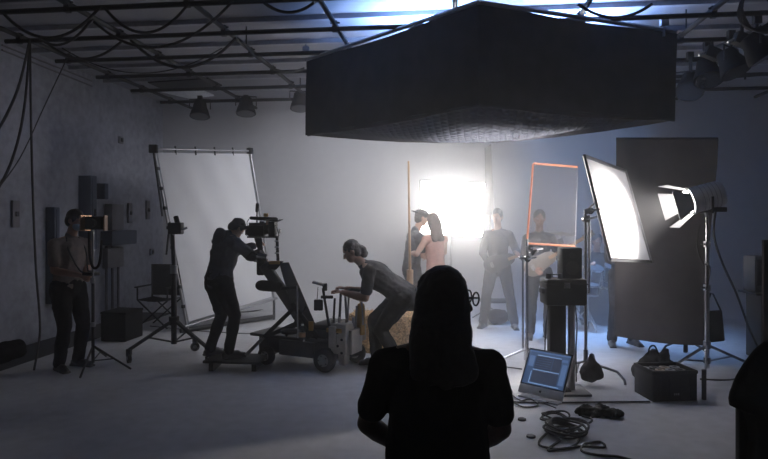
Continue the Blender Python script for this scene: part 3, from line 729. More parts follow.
# rolling stand in front of the sheet frame
c = Vector(G(177, 352)); c.y = 7.25; c.x = (174 - HX) / F * 7.25
t = thing('rolling_stand', 'tall dark three-wheeled rolling stand left of the white sheet', 'stand', (c.x, c.y, 0))
topz = EYE - 12 / F * 7.25
MB().cyl((c.x, c.y, .13), (c.x, c.y, 1.05), .034).build('column', M_black, t); MB().cyl((c.x, c.y, 1.0), (c.x - .02, c.y, topz), .024).build('riser', M_black, t)
MB().cyl((c.x, c.y, .98), (c.x, c.y, 1.08), .045).build('collar', M_steel, t)
MB().cyl((c.x, c.y, .36), (c.x, c.y, .46), .06).build('hub', M_black, t)
for px, py in ((129, 363), (210, 363), (195, 351)):
    w = G(px, py); d = Vector((w.x - c.x, w.y - c.y, 0)); e = Vector((w.x, w.y, .15))
    MB().beam(Vector((c.x, c.y, .42)), e, .03, .035).build('leg', M_black, t); MB().cyl(Vector((c.x, c.y, .15)), Vector((c.x, c.y, .42)).lerp(e, .6), .011, n=8).build('brace', M_black, t)
    wn = Vector((d.y, -d.x, 0)).normalized() * .5 + Vector((0.0, -.6, 0)); wn = wn.normalized()
    wh = MB().cyl(Vector((w.x, w.y, .055)) - wn * .018, Vector((w.x, w.y, .055)) + wn * .018, .055, n=18).build('caster', M_rubber, t)
    MB().cyl(Vector((w.x, w.y, .055)) - wn * .022, Vector((w.x, w.y, .055)) + wn * .022, .022, n=12).build('hub_cap', M_steel, wh)
    MB().box((w.x, w.y, .125), (.05, .05, .07)).build('fork', M_black, t)
hp_ = Vector((c.x, c.y, topz))
MB().box(hp_ + Vector((.03, -.02, .02)), (.16, .12, .14)).cyl(hp_ + Vector((.05, 0, .05)), hp_ + Vector((.02, 0, .17)), .03).build('grip_head', M_black, t, bevel=.012)
MB().cyl(hp_ + Vector((.0, -.05, -.05)), hp_ + Vector((.17, -.03, .03)), .014, n=8).build('handle', M_steel, t)
MB().cyl(hp_ + Vector((-.05, 0, .1)), hp_ + Vector((-.1, .02, -.3)), .012, n=8).build('arm', M_black, t)

# ------------------------------------------------------------------ left wall: electrical boxes
def wallpt(px, py, off=0.0):       # point on the left wall plane seen at a pixel
    a = (px - HX) / F
    # room l = X*cs - Y*sn = L0+off ; X=a*Y
    Y = (L0 + off) / (a * cs - sn); return R2(Vector((a * Y, Y, 0)))[1], EYE + (HY - py) / F * Y
def wbox(label, name, px0, px1, py0, py1, dep, m, cat='electrical box', door=True, handle=False):
    d0, _ = wallpt(px0, 200, 0); d1, _ = wallpt(px1, 200, dep)
    dm = (d0 + d1) / 2; _, z1 = wallpt((px0 + px1) / 2, py0, dep); _, z0 = wallpt((px0 + px1) / 2, py1, dep)
    t = thing(name, label, cat, R(L0, dm, z0))
    rbox(MB(), L0 + .004, L0 + dep, d0, d1, z0, z1).build('cabinet', m, t, bevel=.01)
    if door:
        o = rbox(MB(), L0 + dep, L0 + dep + .012, d0 + .03, d1 - .03, z0 + .03, z1 - .03).build('door', m, t, bevel=.004)
        rbox(MB(), L0 + dep + .012, L0 + dep + .035, d1 - .09, d1 - .07, (z0 + z1) / 2 - .05, (z0 + z1) / 2 + .05).build('handle', M_black, o)
    return t
wbox('tall dark blue metal cabinet on the left wall behind the masked person', 'electrical_cabinet', 45, 60, 207, 305, .14, M_bluegrey)
wbox('tall blue grey electrical cabinet high on the left wall, top above the masked person', 'electrical_cabinet', 78, 97, 175, 250, .20, M_bluegrey)
wbox('small grey switch beside the top of the tall electrical cabinet', 'switch_box', 99, 105, 183, 199, .16, M_bluegrey, 'switch box', False)
wbox('ribbed grey distribution panel above the wall trunking', 'distribution_panel', 104, 124, 204, 230, .14, M_pgrey, door=False)
wbox('wide blue grey trunking box running along the left wall', 'wall_trunking', 100, 137, 231, 245, .20, M_bluegrey, 'trunking', False)
wbox('grey panel with conduits below the wall trunking', 'distribution_panel', 102, 124, 248, 268, .10, M_pgrey, door=False)
for k, (px, lab) in enumerate(((107, 'left'), (113, 'middle'), (119, 'right'))):
    d, z = wallpt(px, 268, .06)
    tag(MB().cyl(R(L0 + .05, d, .0), R(L0 + .05, d, z + .35), .022, n=10).build('conduit', M_pgrey), 'grey conduit pipe down the left wall below the trunking, %s one of three' % lab, 'conduit', 'conduits below the trunking')
for k, (px, py, lab) in enumerate(((17, 214, 'narrow switch plate alone near the left edge of the picture'), (131, 213, 'narrow grey wall box just right of the ribbed panel'), (149, 210, 'narrow wall box beside the corner of the white sheet'), (122, 140, 'tiny dark fitting high on the left wall'), (153, 252, 'small square plate low on the wall behind the folding chair'))):
    d, z = wallpt(px, py, .04); hh = .17 if k < 3 else .06
    t = thing('wall_plate', lab, 'wall plate', R(L0, d, z - hh)); rbox(MB(), L0 + .003, L0 + .035, d - .06, d + .06, z - hh, z + hh).build('plate', M_pgrey, t, bevel=.006)
    rbox(MB(), L0 + .035, L0 + .055, d - .02, d + .02, z - .03, z + .03).build('switch', M_black, t)
for k, (y0, y1) in enumerate(((44, 81), (49, 86))):
    d0, z0 = wallpt(2, y0 + 1, .02); d1, z1 = wallpt(92, y1, .02)
    tag(MB().cyl(R(L0 + .02, d0, z0), R(L0 + .02, d1, z1), .012, n=8).build('conduit', M_pgrey), ('upper', 'lower')[k] + ' thin conduit running along the top of the left wall', 'conduit')
# black shipping case behind the stand and items on the dark strip
p = G(114, 343); t = thing('road_case', 'black equipment case on the floor behind the tripod stand at left', 'case', p)
MB().box(p + Vector((-.0, .25, .19)), (.36, .42, .36), rot=Matrix.Rotation(-.15, 3, 'Z')).build('case_body', M_blackcloth, t, bevel=.012); MB().box(p + Vector((0, .25, .385)), (.37, .43, .03), rot=Matrix.Rotation(-.15, 3, 'Z')).build('lid', M_blackcloth, t, bevel=.008)
p = R(-5.13, 6.2, 0); t = thing('cable_bag', 'low black bag on the dark floor strip at the left edge', 'bag', p)
MB().cap(p + Vector((-.05, -.45, .10)), p + Vector((.02, .35, .10)), .13, .12, flat=.8).build('bag', M_blackcloth, t, remesh=.02, relax=2, crease=(.02, 9))
MB().tube(smoothpath([p + Vector((-.02, -.2, .19)), p + Vector((-.03, -.05, .29)), p + Vector((0, .1, .19))], 6), .012).build('handle', M_blackcloth, t)

# light stand with small lamp next to the masked man
c = G(93, 374); c.z = 0
t = thing('light_stand', 'slim black tripod stand beside the masked person', 'stand', c)
MB().cyl((c.x, c.y, .12), (c.x, c.y, 1.0), .016).build('column', M_black, t); MB().cyl((c.x, c.y, .98), (c.x, c.y, 1.50), .011).build('riser', M_steel, t)
MB().cyl((c.x, c.y, .96), (c.x, c.y, 1.02), .026).build('collar', M_steel, t); MB().cyl((c.x, c.y, .50), (c.x, c.y, .55), .026).build('collar', M_steel, t)
for px, py in ((80, 379), (131, 370), (106, 357)):
    e = G(px, py); e.z = .012; MB().cyl((c.x, c.y, .30), e, .011, n=8).build('leg', M_black, t); MB().cyl((c.x, c.y, .14), Vector((c.x, c.y, .30)).lerp(e, .55), .007, n=8).build('brace', M_black, t)
p = V(96, 223, c.y)
t = thing('monitor', 'small boxy monitor with bright metal side plates on the slim tripod stand', 'monitor', p - Vector((0, 0, .1)))
MB().box(p, (.17, .14, .14)).build('housing', M_blackpaint, t, bevel=.01)
for s in (-1, 1):
    MB().box(p + Vector((s * .105, -.01, 0)), (.012, .16, .16), rot=Matrix.Rotation(s * .25, 3, 'Z')).build('side_plate', mat('orange_lit_plate', (.30, .17, .10), .35, .8), t)  # orange light caught by the flaps is put into the plate colour
MB().cyl(p + Vector((0, -.06, 0)), p + Vector((0, -.13, 0)), .045).build('lens_barrel', M_black, t)
MB().cyl(p + Vector((-.04, 0, -.07)), (c.x, c.y, 1.48), .014).build('mount', M_steel, t)
cable('hanging_strap', 'black cable loop hanging from the small monitor on the tripod stand', [p + Vector((-.05, -.05, -.08)), p + Vector((-.04, -.05, -.35)), p + Vector((0, -.05, -.47)), p + Vector((.06, -.05, -.42)), p + Vector((.08, -.04, -.18))], .014, m=M_blackcloth)

# folding director chair, left back
p = G(160, 326); Rz = Matrix.Rotation(rad(-12), 3, 'Z')
t = thing('directors_chair', 'black canvas folding chair beside the left wall corner', 'chair', p)
def ch(a): return p + Rz @ Vector(a)
for s in (-1, 1):
    for q in (-1, 1):
        MB().cyl(ch((s * .25, q * .2, 0)), ch((-s * .25, q * .2, .42)), .012, n=8).build('leg', M_black, t)
    MB().cyl(ch((s * .25, .18, .42)), ch((s * .25, .18, .92)), .013, n=8).build('back_post', M_black, t); MB().cyl(ch((s * .25, -.2, .42)), ch((s * .25, -.2, .60)), .013, n=8).build('arm_post', M_black, t)
    MB().box(ch((s * .26, -.01, .61)), (.05, .44, .02), rot=Rz).build('armrest', M_black, t, bevel=.006)
MB().sheet([[ch((-.25 + .5 * i / 6, -.2 + .4 * j / 5, .42 - .02 * math.sin(PI * i / 6))) for j in range(6)] for i in range(7)], .008).build('seat', M_blackcloth, t)
MB().sheet([[ch((-.26 + .52 * i / 6, .18 + .02 * math.sin(PI * i / 6), .45 + .48 * j / 4)) for j in range(5)] for i in range(7)], .010).build('backrest', M_blackcloth, t)

# ------------------------------------------------------------------ camera dolly
A0 = Vector((-.635, 6.42, 0)); du = Vector((-.90, .43, 0)).normalized(); dw = Vector((.43, .90, 0)).normalized(); UZ = Vector((0, 0, 1))
DA = [du, dw, UZ]
def D(u, w, z): return A0 + du * u + dw * w + UZ * z
t = thing('camera_dolly', 'four-wheeled camera dolly with raised boom arm between two crew members', 'dolly', D(.4, .22, 0)); dol = t
def dbox(name, u0, u1, w0, w1, z0, z1, m, bevel=.01, par=None):
    return MB().box(D((u0 + u1) / 2, (w0 + w1) / 2, (z0 + z1) / 2), (u1 - u0, w1 - w0, z1 - z0), ax=DA).build(name, m, par or t, bevel=bevel)
for u, w in ((0, 0), (-.10, .52), (.76, 0.0), (.76, .52)):
    rr = .13 if u == 0 else (.118 if u < 0 else .105)
    cc = D(u, w, rr); s = -1 if w == 0 else 1
    wh = MB().lathe(cc - dw * .04, dw, [(0, rr * .8), (.012, rr * .96), (.025, rr), (.055, rr), (.068, rr * .96), (.08, rr * .8)], 26).build('tyre', M_rubber, t)
    MB().lathe(cc - dw * .046, dw, [(0, rr * .38), (.01, rr * .60), (.08, rr * .60), (.09, rr * .38)], 20).build('rim', M_greymetal, wh)
    MB().cyl(cc + dw * s * .04, cc + dw * s * .058, rr * .2).build('hub_cap', M_steel, wh)
    for k in range(5):
        a = 2 * PI * k / 5; q = cc + du * math.cos(a) * rr * .4 + UZ * math.sin(a) * rr * .4; MB().cyl(q + dw * s * .045, q + dw * s * .053, .008, n=6).build('lug_nut', M_black, wh)
for u, u2 in ((0, -.14), (.76, .76)): MB().cyl(D(u, .02, .12), D(u2, .5, .12), .03).build('axle', M_black, t)
dbox('chassis', -.06, .93, .08, .44, .13, .30, M_olive); dbox('deck', .12, 1.02, .03, .49, .30, .335, M_olive)
dbox('side_panel', .17, .62, .035, .08, .12, .29, mat('panel_brown_grey', (.11, .10, .10), .5, .1)); dbox('side_panel', .17, .62, .44, .485, .12, .29, M_olive)
dbox('hood', .02, .36, .06, .46, .33, .43, M_olive, .03); dbox('hood', -.05, .22, .04, .48, .43, .50, M_olive, .04)
# rear mechanism: pale box with fittings
rb = dbox('control_box', -.25, -.06, .02, .30, .20, .52, M_cream, .015)
dbox('cover_plate', -.30, -.26, .06, .30, .20, .46, mat('cover_plate_paint', (.40, .37, .34), .5, .1), .01, rb)
for k in range(4): MB().cyl(D(-.20 + .05 * (k % 2), .01, .22 + .07 * k), D(-.20 + .05 * (k % 2), .022, .22 + .07 * k), .014, n=10).build('bolt', M_black, rb)
dbox('label_plate', -.20, -.02, .0, .02, .43, .475, M_gold, .003, rb)
dbox('fender', -.14, -.05, -.02, .06, .26, .5, M_cream, .02); dbox('bracket', -.30, -.20, .30, .40, .30, .48, M_cream, .015)
dbox('toe_box', -.22, -.14, .04, .16, .08, .22, M_cream, .01)
# levers and valves
for px, z0, z1, r_, m_ in ((347, .5, .80, .011, M_steel), (339, .5, .84, .014, M_black), (355, .5, .70, .012, M_steel), (333, .5, .78, .012, M_black)):
    Y = 6.5; x = (px - HX) / F * Y; MB().cyl((x, Y, z0 - .06), (x + .02, Y, z1), r_, n=8).build('lever', m_, t)
for k in range(4):
    x = (332 + k * 7 - HX) / F * 6.45; MB().cyl((x, 6.48, .48), (x, 6.48, .56 + .02 * (k % 2)), .014, n=10).build('valve', M_steel if k % 2 else M_cream, t)
pb = V(361, 318, 6.55); MB().lathe(pb, UZ, [(-.18, .042), (.13, .042), (.155, .034), (.165, .016), (.20, .016)], 16).build('pressure_bottle', M_gold, t)
MB().tube([V(342, 293, 6.48), V(351, 290, 6.5), V(363, 291, 6.62)], .018, 8).build('push_handle', M_black, t)
for px, py in ((345, 292), (361, 291)): MB().cyl(V(px, py, 6.52), V(px + 2, 325, 6.52), .013, n=8).build('push_post', M_steel, t)
# boom arm
piv = V(337, 326, 6.62); tip = V(268, 264, 6.62)
MB().beam(V(312, 336, 6.62), V(264, 264, 6.62), .17, .10, (0, -1, 0)).build('boom_arm', M_olive, t, bevel=.012)
dd = (tip - piv).normalized(); nn = Vector((0, -1, 0)).cross(dd)
perp = Vector((-dd.z, 0, dd.x)); perp = perp if perp.z > 0 else -perp
MB().ring_loft([[V(279, 263, Y), V(289, 262, Y), V(318, 330, Y), V(298, 330, Y)] for Y in (6.53, 6.71)]).build('boom_cover', mat('boom_grey', (.07, .066, .066), .5, .2, .15, 8), t, bevel=.01)
MB().ring_loft([[V(270, 261, Y), V(284, 261, Y), V(276, 270, Y), V(266, 268, Y)] for Y in (6.50, 6.74)]).build('boom_head', M_olive, t, bevel=.01)
MB().box(V(275, 262.5, 6.52), (.12, .06, .035)).build('yellow_plate', M_gold, t, bevel=.006)
MB().ring_loft([[V(303, 318, Y), V(300, 326, Y), V(266, 338, Y), V(263, 336, Y)][::1] for Y in (6.50, 6.56)]).build('strut', M_black, t)
for (a, b, w_) in (((296, 306), (264, 337), .045), ((292, 303), (318, 338), .05), ((306, 306), (286, 336), .03)): MB().beam(V(*a, 6.52), V(*b, 6.52), .04, w_, (0, 1, 0)).build('strut', M_black, t, bevel=.006)
MB().box(V(311, 326, 6.45), (.05, .03, .10)).build('yellow_plate', M_gold, t, bevel=.006)
MB().cyl(V(297, 285, 6.40), V(298, 338, 6.40), .010, n=8).build('seat_post', M_chrome, t)
st = MB().cap(V(262, 285.5, 6.42), V(276, 286.5, 6.42), .075, .075, side=(0, 1, 0), flat=.8).build('seat', M_blackcloth, t, remesh=.012, relax=2)
MB().beam(V(270, 290, 6.42), V(298, 287, 6.42), .05, .03, (0, 1, 0)).build('seat_arm', M_black, t, bevel=.005)
MB().lathe(V(290, 333, 6.45), UZ, [(0, .09), (.012, .10), (.03, .10), (.04, .08)], 20).build('round_step', M_black, t)
# side board on which the operator stands
MB().box(Vector((-1.62, 6.60, .105)), (.62, .40, .03), rot=Matrix.Rotation(-.1, 3, 'Z')).build('side_board', M_blackpaint, t, bevel=.008)
for x in (-1.86, -1.4): MB().box((x, 6.6, .045), (.05, .3, .09)).build('board_block', M_blackpaint, t)
MB().beam(V(262, 339, 6.45), V(246, 355, 6.45), .05, .035, (0, 1, 0)).build('board_arm', M_greymetal, t)
# small monitor on the dolly arm
MB().tube([V(329, 326, 6.42), V(325, 302, 6.42), V(323, 288, 6.42)], .014, 8).build('monitor_arm', M_black, t)
MB().box(V(318.5, 283.5, 6.40), (.13, .10, .022), rot=Matrix.Rotation(.25, 3, 'Y')).build('monitor_screen', mat('screen_glass', (.2, .2, .22), .15, .2), t, bevel=.004)
MB().box(V(325, 287, 6.42), (.05, .05, .08)).build('knuckle', M_black, t, bevel=.01); MB().box(V(327, 297, 6.42), (.13, .06, .03)).build('bracket', M_black, t, bevel=.006)
MB().box(V(318.5, 305, 6.42), (.095, .05, .115)).build('receiver_box', M_blackpaint, t, bevel=.008); MB().cyl(V(318, 287, 6.42), V(317, 300, 6.42), .004, n=5).build('wire', M_rubber, t)
# water bottle on deck
p = V(302.5, 339.5, 6.40); p.z = .337
M_pet = mat('clear_plastic', (.85, .88, .9), .08, trans=.85)
b_ = thing('water_bottle', 'clear plastic water bottle standing on the dolly deck', 'bottle', p)
MB().lathe(p, UZ, [(0, .028), (.01, .032), (.06, .031), (.10, .032), (.13, .025), (.15, .013), (.17, .012)], 16).build('bottle', M_pet, b_)
MB().lathe(p, UZ, [(.045, .033), (.09, .033)], 16).build('wrapper', mat('bottle_wrapper', (.6, .35, .2), .5), b_); MB().lathe(p, UZ, [(.165, .015), (.182, .015)], 12).build('screw_cap', mat('white_cap', (.8, .8, .8), .4), b_)

# camera on its head
cp = V(262, 232, 6.66)
t = thing('cinema_camera', 'black cinema camera with accessories on top of the dolly boom', 'camera', cp)
def cb(name, px, py, w, hgt, dep, m=M_blackpaint, Y=6.66, bev=.006, rz=0, par=None): return MB().box(V(px, py, Y), (w, dep, hgt), rot=Matrix.Rotation(rz, 3, 'Z')).build(name, m, par or t, bevel=bev)
cb('body', 257, 230.5, .17, .12, .13); cb('battery', 248, 231, .045, .09, .10); cb('side_module', 257, 236, .12, .03, .06, M_greymetal); cb('cable_block', 262, 223, .05, .04, .05); bodyo = cb('top_handle', 258, 224, .20, .03, .03)
MB().cyl(V(263, 230, 6.66), V(271, 229, 6.66), .055, n=20).build('lens', M_black, t)
mbx = MB(); q = V(273, 229, 6.66); mbx.box(q, (.07, .20, .17)); mbx.build('matte_box', M_blackpaint, t, bevel=.01); MB().box(q + Vector((.06, 0, .09)), (.08, .2, .006), rot=Matrix.Rotation(-.4, 3, 'Y')).build('visor', M_blackpaint, t)
MB().cyl(V(240, 227.5, 6.55), V(249, 228, 6.58), .024).build('viewfinder', M_black, t); MB().cyl(V(243, 225.5, 6.6), V(243, 223, 6.6), .02).build('eyecup', M_rubber, t)
MB().cap(V(251, 218, 6.66), V(276, 219.5, 6.66), .018, .024).build('long_bar', M_black, t); MB().cyl(V(257, 218, 6.66), V(257, 226, 6.66), .012).build('post', M_steel, t)
MB().cap(V(257.5, 204.5, 6.66), V(257, 211, 6.66), .020, .018).build('antenna', M_black, t); MB().cyl(V(257, 211, 6.66), V(257, 218, 6.66), .008).build('antenna_post', M_black, t)
cb('receiver', 266, 215, .05, .04, .04, M_gold); cb('focus_motor', 268, 223, .04, .05, .05, mat('brown_gear', (.2, .1, .06), .4))
MB().tube(smoothpath([V(249, 219, 6.6), V(247, 223, 6.58), V(249, 230, 6.58)], 6), .004, 6).tube(smoothpath([V(273, 222, 6.6), V(277, 228, 6.58), V(279, 236, 6.6)], 6), .005, 6).build('wire', M_rubber, t)
cb('base_plate', 263, 237, .34, .018, .10, M_black)
for x in (-.16, .16): MB().cyl(cp + Vector((x - .0, -.05, -.035)), cp + Vector((x + .02, .05, -.035)), .008).build('rod', M_steel, t)
MB().ring_loft([[V(254, 238, Y), V(262, 238, Y), V(263, 250, Y), V(258, 250, Y)] for Y in (6.60, 6.72)]).build('fluid_head', M_black, t, bevel=.008)
MB().cyl(V(258, 249, 6.66), V(263, 262, 6.66), .05, .06).build('head_base', M_black, t); MB().cyl(V(257, 255, 6.56), V(267, 257, 6.56), .03).build('pan_wheel', M_chrome, t)
MB().tube([V(246, 258, 6.5), V(252, 252, 6.5), V(258, 255, 6.55)], .012, 8).build('pan_handle', M_black, t)
MB().cyl(V(277, 236, 6.66), V(278, 262, 6.66), .017).build('side_post', M_black, t)
for py in (241, 247, 253): cb('side_clamp', 277, py, .05, .02, .05, M_steel)
cb('front_plate', 280, 231, .02, .05, .06, M_greymetal)
# black cloth under boom tip
cb('hanging_pouch', 261, 268, .09, .16, .08, M_blackcloth, 6.7, .02)

# hay / straw bale behind the dolly grip
M_hay = mat('straw', (.55, .36, .18), .9, 0, .5, 45, 1.0)
def bale(label, c, sx_, sy_, sz_, rz):
    c = Vector(c); t = thing('straw_bale', label, 'straw bale', c); M3 = Matrix.Rotation(rz, 3, 'Z')
    o = MB().box(c + Vector((0, 0, sz_ / 2)), (sx_, sy_, sz_), rot=M3).build('bale', M_hay, t, remesh=.02, relax=2, crease=(.02, 30)); 
    mb = MB()
    for k in range(300):
        a = Vector((random.uniform(-.5, .5) * sx_, random.uniform(-.5, .5) * sy_, random.uniform(0, 1) * sz_)); f_ = random.choice((0, 1, 2, 2))
        if f_ == 0: a.x = sx_ / 2 * random.choice((-1, 1))
        elif f_ == 1: a.y = -sy_ / 2
        else: a.z = sz_
        d = Vector([random.uniform(-1, 1) for _ in range(3)]).normalized() * .06
        mb.cyl(c + M3 @ a - d * .5, c + M3 @ a + d, .0022, n=3)
    o2 = mb.build('loose_straw', M_hay, t, smooth=False); o2['kind'] = 'stuff'
    for s in (-.25, .25):
        q = [M3 @ Vector((s * sx_, y, z)) + c for y, z in ((-sy_ / 2 - .01, .01), (-sy_ / 2 - .01, sz_ + .01), (sy_ / 2 + .01, sz_ + .01), (sy_ / 2 + .01, .01))]
        MB().tube(q, .004, 5, closed=True).build('twine', M_wood, t)
bale('straw bale on the floor just behind the bending crew member', (.06, 7.5, 0), .95, .45, .46, -.12)

# wooden pole in front of the couple
p = G(411, 330); p.y = 8.12; p.x = (410 - HX) / F * 8.12
t = thing('wooden_pole', 'thin tall wooden pole upright in front of the cap wearing person', 'pole', (p.x, p.y, 0))
MB().cyl((p.x, p.y, .03), (p.x, p.y, .95), .045, .045, n=14).build('lower_post', M_wood, t); MB().cyl((p.x, p.y, .95), (p.x - .02, p.y, 2.42), .02, .013, n=10).build('shaft', M_wood, t)
MB().box((p.x, p.y, .015), (.3, .3, .03)).build('foot_plate', M_wood, t, bevel=.005)
# narrow flag right of the light panel
t = thing('narrow_flag', 'tall narrow dark flag board rising right of the lit panel', 'flag', G(489, 318))
f0 = 9.72
MB().ring_loft([[V(484.5, 148, f0), V(491, 144, f0), V(494.5, 215, f0), V(486, 215, f0)], [V(484.5, 148, f0 + .03), V(491, 144, f0 + .03), V(494.5, 215, f0 + .03), V(486, 215, f0 + .03)]]).build('board', M_duve, t, bevel=.004)
pp = V(490, 214, f0 + .01); MB().cyl((pp.x, pp.y, .05), pp + Vector((0, 0, .3)), .014).build('pole', M_black, t)
for a in (30, 150, 270): MB().cyl((pp.x, pp.y, .2), (pp.x + .3 * math.cos(rad(a)), pp.y + .3 * math.sin(rad(a)), .01), .011, n=8).build('leg', M_black, t)
# stool with amp behind bass player
p = G(496, 322); p.y -= .22
t = thing('low_stool', 'low dark stool behind the legs of the bass player', 'stool', p)
MB().box(p + Vector((0, .2, .34)), (.50, .30, .04)).build('seat', M_black, t, bevel=.01)
for x in (-.22, .22):
    for y in (.08, .32): MB().cyl(p + Vector((x, y, 0)), p + Vector((x * .85, y, .33)), .012, n=8).build('leg', M_black, t)
tag(MB().cap(p + Vector((-.05, .0, .12)), p + Vector((.05, .02, .12)), .12, .11).build('gig_bag', M_blackcloth, remesh=.015, relax=2, crease=(.015, 9)), 'dark soft bag on the floor under the low stool', 'bag')

# ------------------------------------------------------------------ drum kit
M_shell = mat('drum_shell', (.05, .05, .06), .3, 0, .1, coat=.5); M_headskin = mat('drum_head', (.10, .10, .11), .5); M_brass = mat('cymbal_bronze', (.5, .38, .16), .3, 1.0)
dc = Vector((3.12, 9.15, 0))
def drum(name, c, ax, r, hgt, t):
    c = Vector(c); ax = Vector(ax).normalized()
    o = MB().cyl(c - ax * hgt / 2, c + ax * hgt / 2, r, n=26).build(name, M_shell, t)
    for s in (-1, 1):
        MB().lathe(c + ax * s * (hgt / 2) - ax * .012, ax, [(0, r * 1.03), (.024, r * 1.03)], 26).build('hoop', M_chrome, o); MB().cyl(c + ax * s * (hgt / 2 + .012), c + ax * s * (hgt / 2 + .016), r * .96, n=26).build('skin', M_headskin, o)
    x, y, _ = frame_from(ax)
    for k in range(6):
        q = c + (x * math.cos(PI * k / 3) + y * math.sin(PI * k / 3)) * r * 1.04; MB().cyl(q - ax * hgt * .42, q + ax * hgt * .42, .007, n=6).build('lug', M_chrome, o)
    return o
t = thing('drum_kit', 'drum kit with chrome stands behind the left edge of the black flag', 'drum kit', dc)
drum('bass_drum', dc + Vector((.25, .1, .29)), (.25, 1, 0), .28, .40, t); drum('tom', dc + Vector((.06, .0, .80)), (.1, -.35, 1), .15, .2, t); drum('tom', dc + Vector((.42, .0, .82)), (-.1, -.35, 1), .17, .22, t)
MB().cyl(dc + Vector((.24, .1, .56)), dc + Vector((.24, .05, .85)), .014).cyl(dc + Vector((.1, .02, .78)), dc + Vector((.38, .02, .78)), .012).build('tom_post', M_chrome, t)
for x in (-.04, .5): MB().cyl(dc + Vector((x, -.05, .3)), dc + Vector((x * 1.3, -.15, .0)), .01, n=8).build('spur', M_chrome, t)
def tri(t, c, hub, r, top, a0=10):
    MB().cyl(c + Vector((0, 0, .08)), c + Vector((0, 0, top)), .012, n=8).build('pole', M_chrome, t)
    for k in range(3):
        a = rad(a0 + 120 * k); e = c + Vector((r * math.cos(a), r * math.sin(a), .01)); MB().cyl(c + Vector((0, 0, hub)), e, .008, n=6).build('leg', M_chrome, t); MB().cyl(c + Vector((0, 0, .1)), (c + Vector((0, 0, hub))).lerp(e, .6), .006, n=6).build('brace', M_chrome, t)
for (dx, dy, hh, r_, lab, nm) in ((-.12, -.3, .62, 0, 'snare', 's'), (-.27, -.05, .95, .17, 'hi-hat cymbals on a chrome stand at the left of the drum kit', 'hi_hat'), (-.30, .36, 1.42, .22, 'higher cymbal on a stand behind the drum kit', 'cymbal_stand')):
    c = dc + Vector((dx, dy, 0))
    if nm == 's':
        t = thing('snare_drum', 'small snare drum on a chrome stand in front of the drum kit', 'drum', c); tri(t, c, .32, .26, .5, 40); drum('shell', c + Vector((0, 0, .60)), (.05, -.1, 1), .17, .13, t)
    else:
        t = thing(nm, lab, 'cymbal', c); tri(t, c, .4, .28, hh, 70)
        MB().lathe(c + Vector((0, 0, hh - .02)), (.05, -.15, 1), [(0, r_), (.004, r_), (.022, .05), (.034, .03), (.036, .008)], 28).build('cymbal', M_brass, t)
        if nm == 'hi_hat': MB().lathe(c + Vector((0, 0, hh - .03)), (-.05, .15, -1), [(0, r_), (.004, r_), (.022, .05), (.034, .03)], 28).build('cymbal', M_brass, t)
dr = person('person seated at the drum kit in the haze', (3.42, 9.72, 0), 178, H=1.70, pelvis=(0, -.0, .56), lean=6, feet=((-.28, .30, 0), (.28, .30, 0)), knee=((-.3, 1, .7), (.3, 1, .7)), hands=((-.22, .46, .90), (.22, .46, .92)), shirt=M_suit, headpitch=10)
t = thing('drum_stool', 'round stool under the drummer', 'stool', (3.42, 9.74, 0)); MB().cyl((3.42, 9.74, .39), (3.42, 9.74, .45), .17, n=22).build('seat', M_blackcloth, t, bevel=.01); tri(t, Vector((3.42, 9.74, 0)), .25, .24, .39)

# ------------------------------------------------------------------ orange framed net on stand
nf = 6.55
q = [V(533, 163.5, nf), V(577.5, 167, nf + .25), V(575, 246.5, nf + .25), V(527, 243.5, nf)]
t = thing('net_flag', 'open ended net flag with an orange frame in front of the musicians', 'flag', (q[3].x, q[3].y, q[3].z))
MB().tube([q[1], q[0] + Vector((.012, 0, 0)), q[0] - Vector((0, 0, .012)), q[3] + Vector((0, 0, .012)), q[3] + Vector((.012, 0, 0)), q[2]], .0125, 8).build('orange_frame', M_orange, t)
MB().sheet([[q[3].lerp(q[2], i / 6).lerp(q[0].lerp(q[1], i / 6), j / 8) for j in range(9)] for i in range(7)], .002).build('net', net_mat('scrim_net', (.30, .29, .30), .24), t)
MB().cyl(q[2], q[1], .004, n=6).build('edge_cord', M_steel, t)
c = V(527, 240, nf); c.z = 0
t = thing('c_stand', 'chrome stand holding the orange framed net', 'stand', c)
MB().cyl((c.x, c.y, .06), (c.x, c.y, 1.42), .015).build('column', M_chrome, t)
c2 = c + Vector((-.09, .02, 0)); hb_ = V(527, 257, nf)
MB().cyl((c.x - .045, c.y, .2), (c.x - .045, c.y, hb_.z + .02), .012).build('riser', M_chrome, t)
cstand_base(t, c, .38, a0=200); knuckle(t, hb_ + Vector((0, 0, -.02))); knuckle(t, V(530, 248, nf), s=.9)
MB().cyl(V(530, 250, nf), V(543, 249, nf + .08), .008, n=8).build('grip_arm', M_chrome, t); MB().box(V(534, 252, nf - .02), (.09, .05, .05), rot=Matrix.Rotation(-.6, 3, 'Y')).build('grip_jaw', M_chrome, t, bevel=.01)
MB().box(V(523, 258, nf), (.09, .05, .03)).build('grip_jaw', M_chrome, t, bevel=.008)

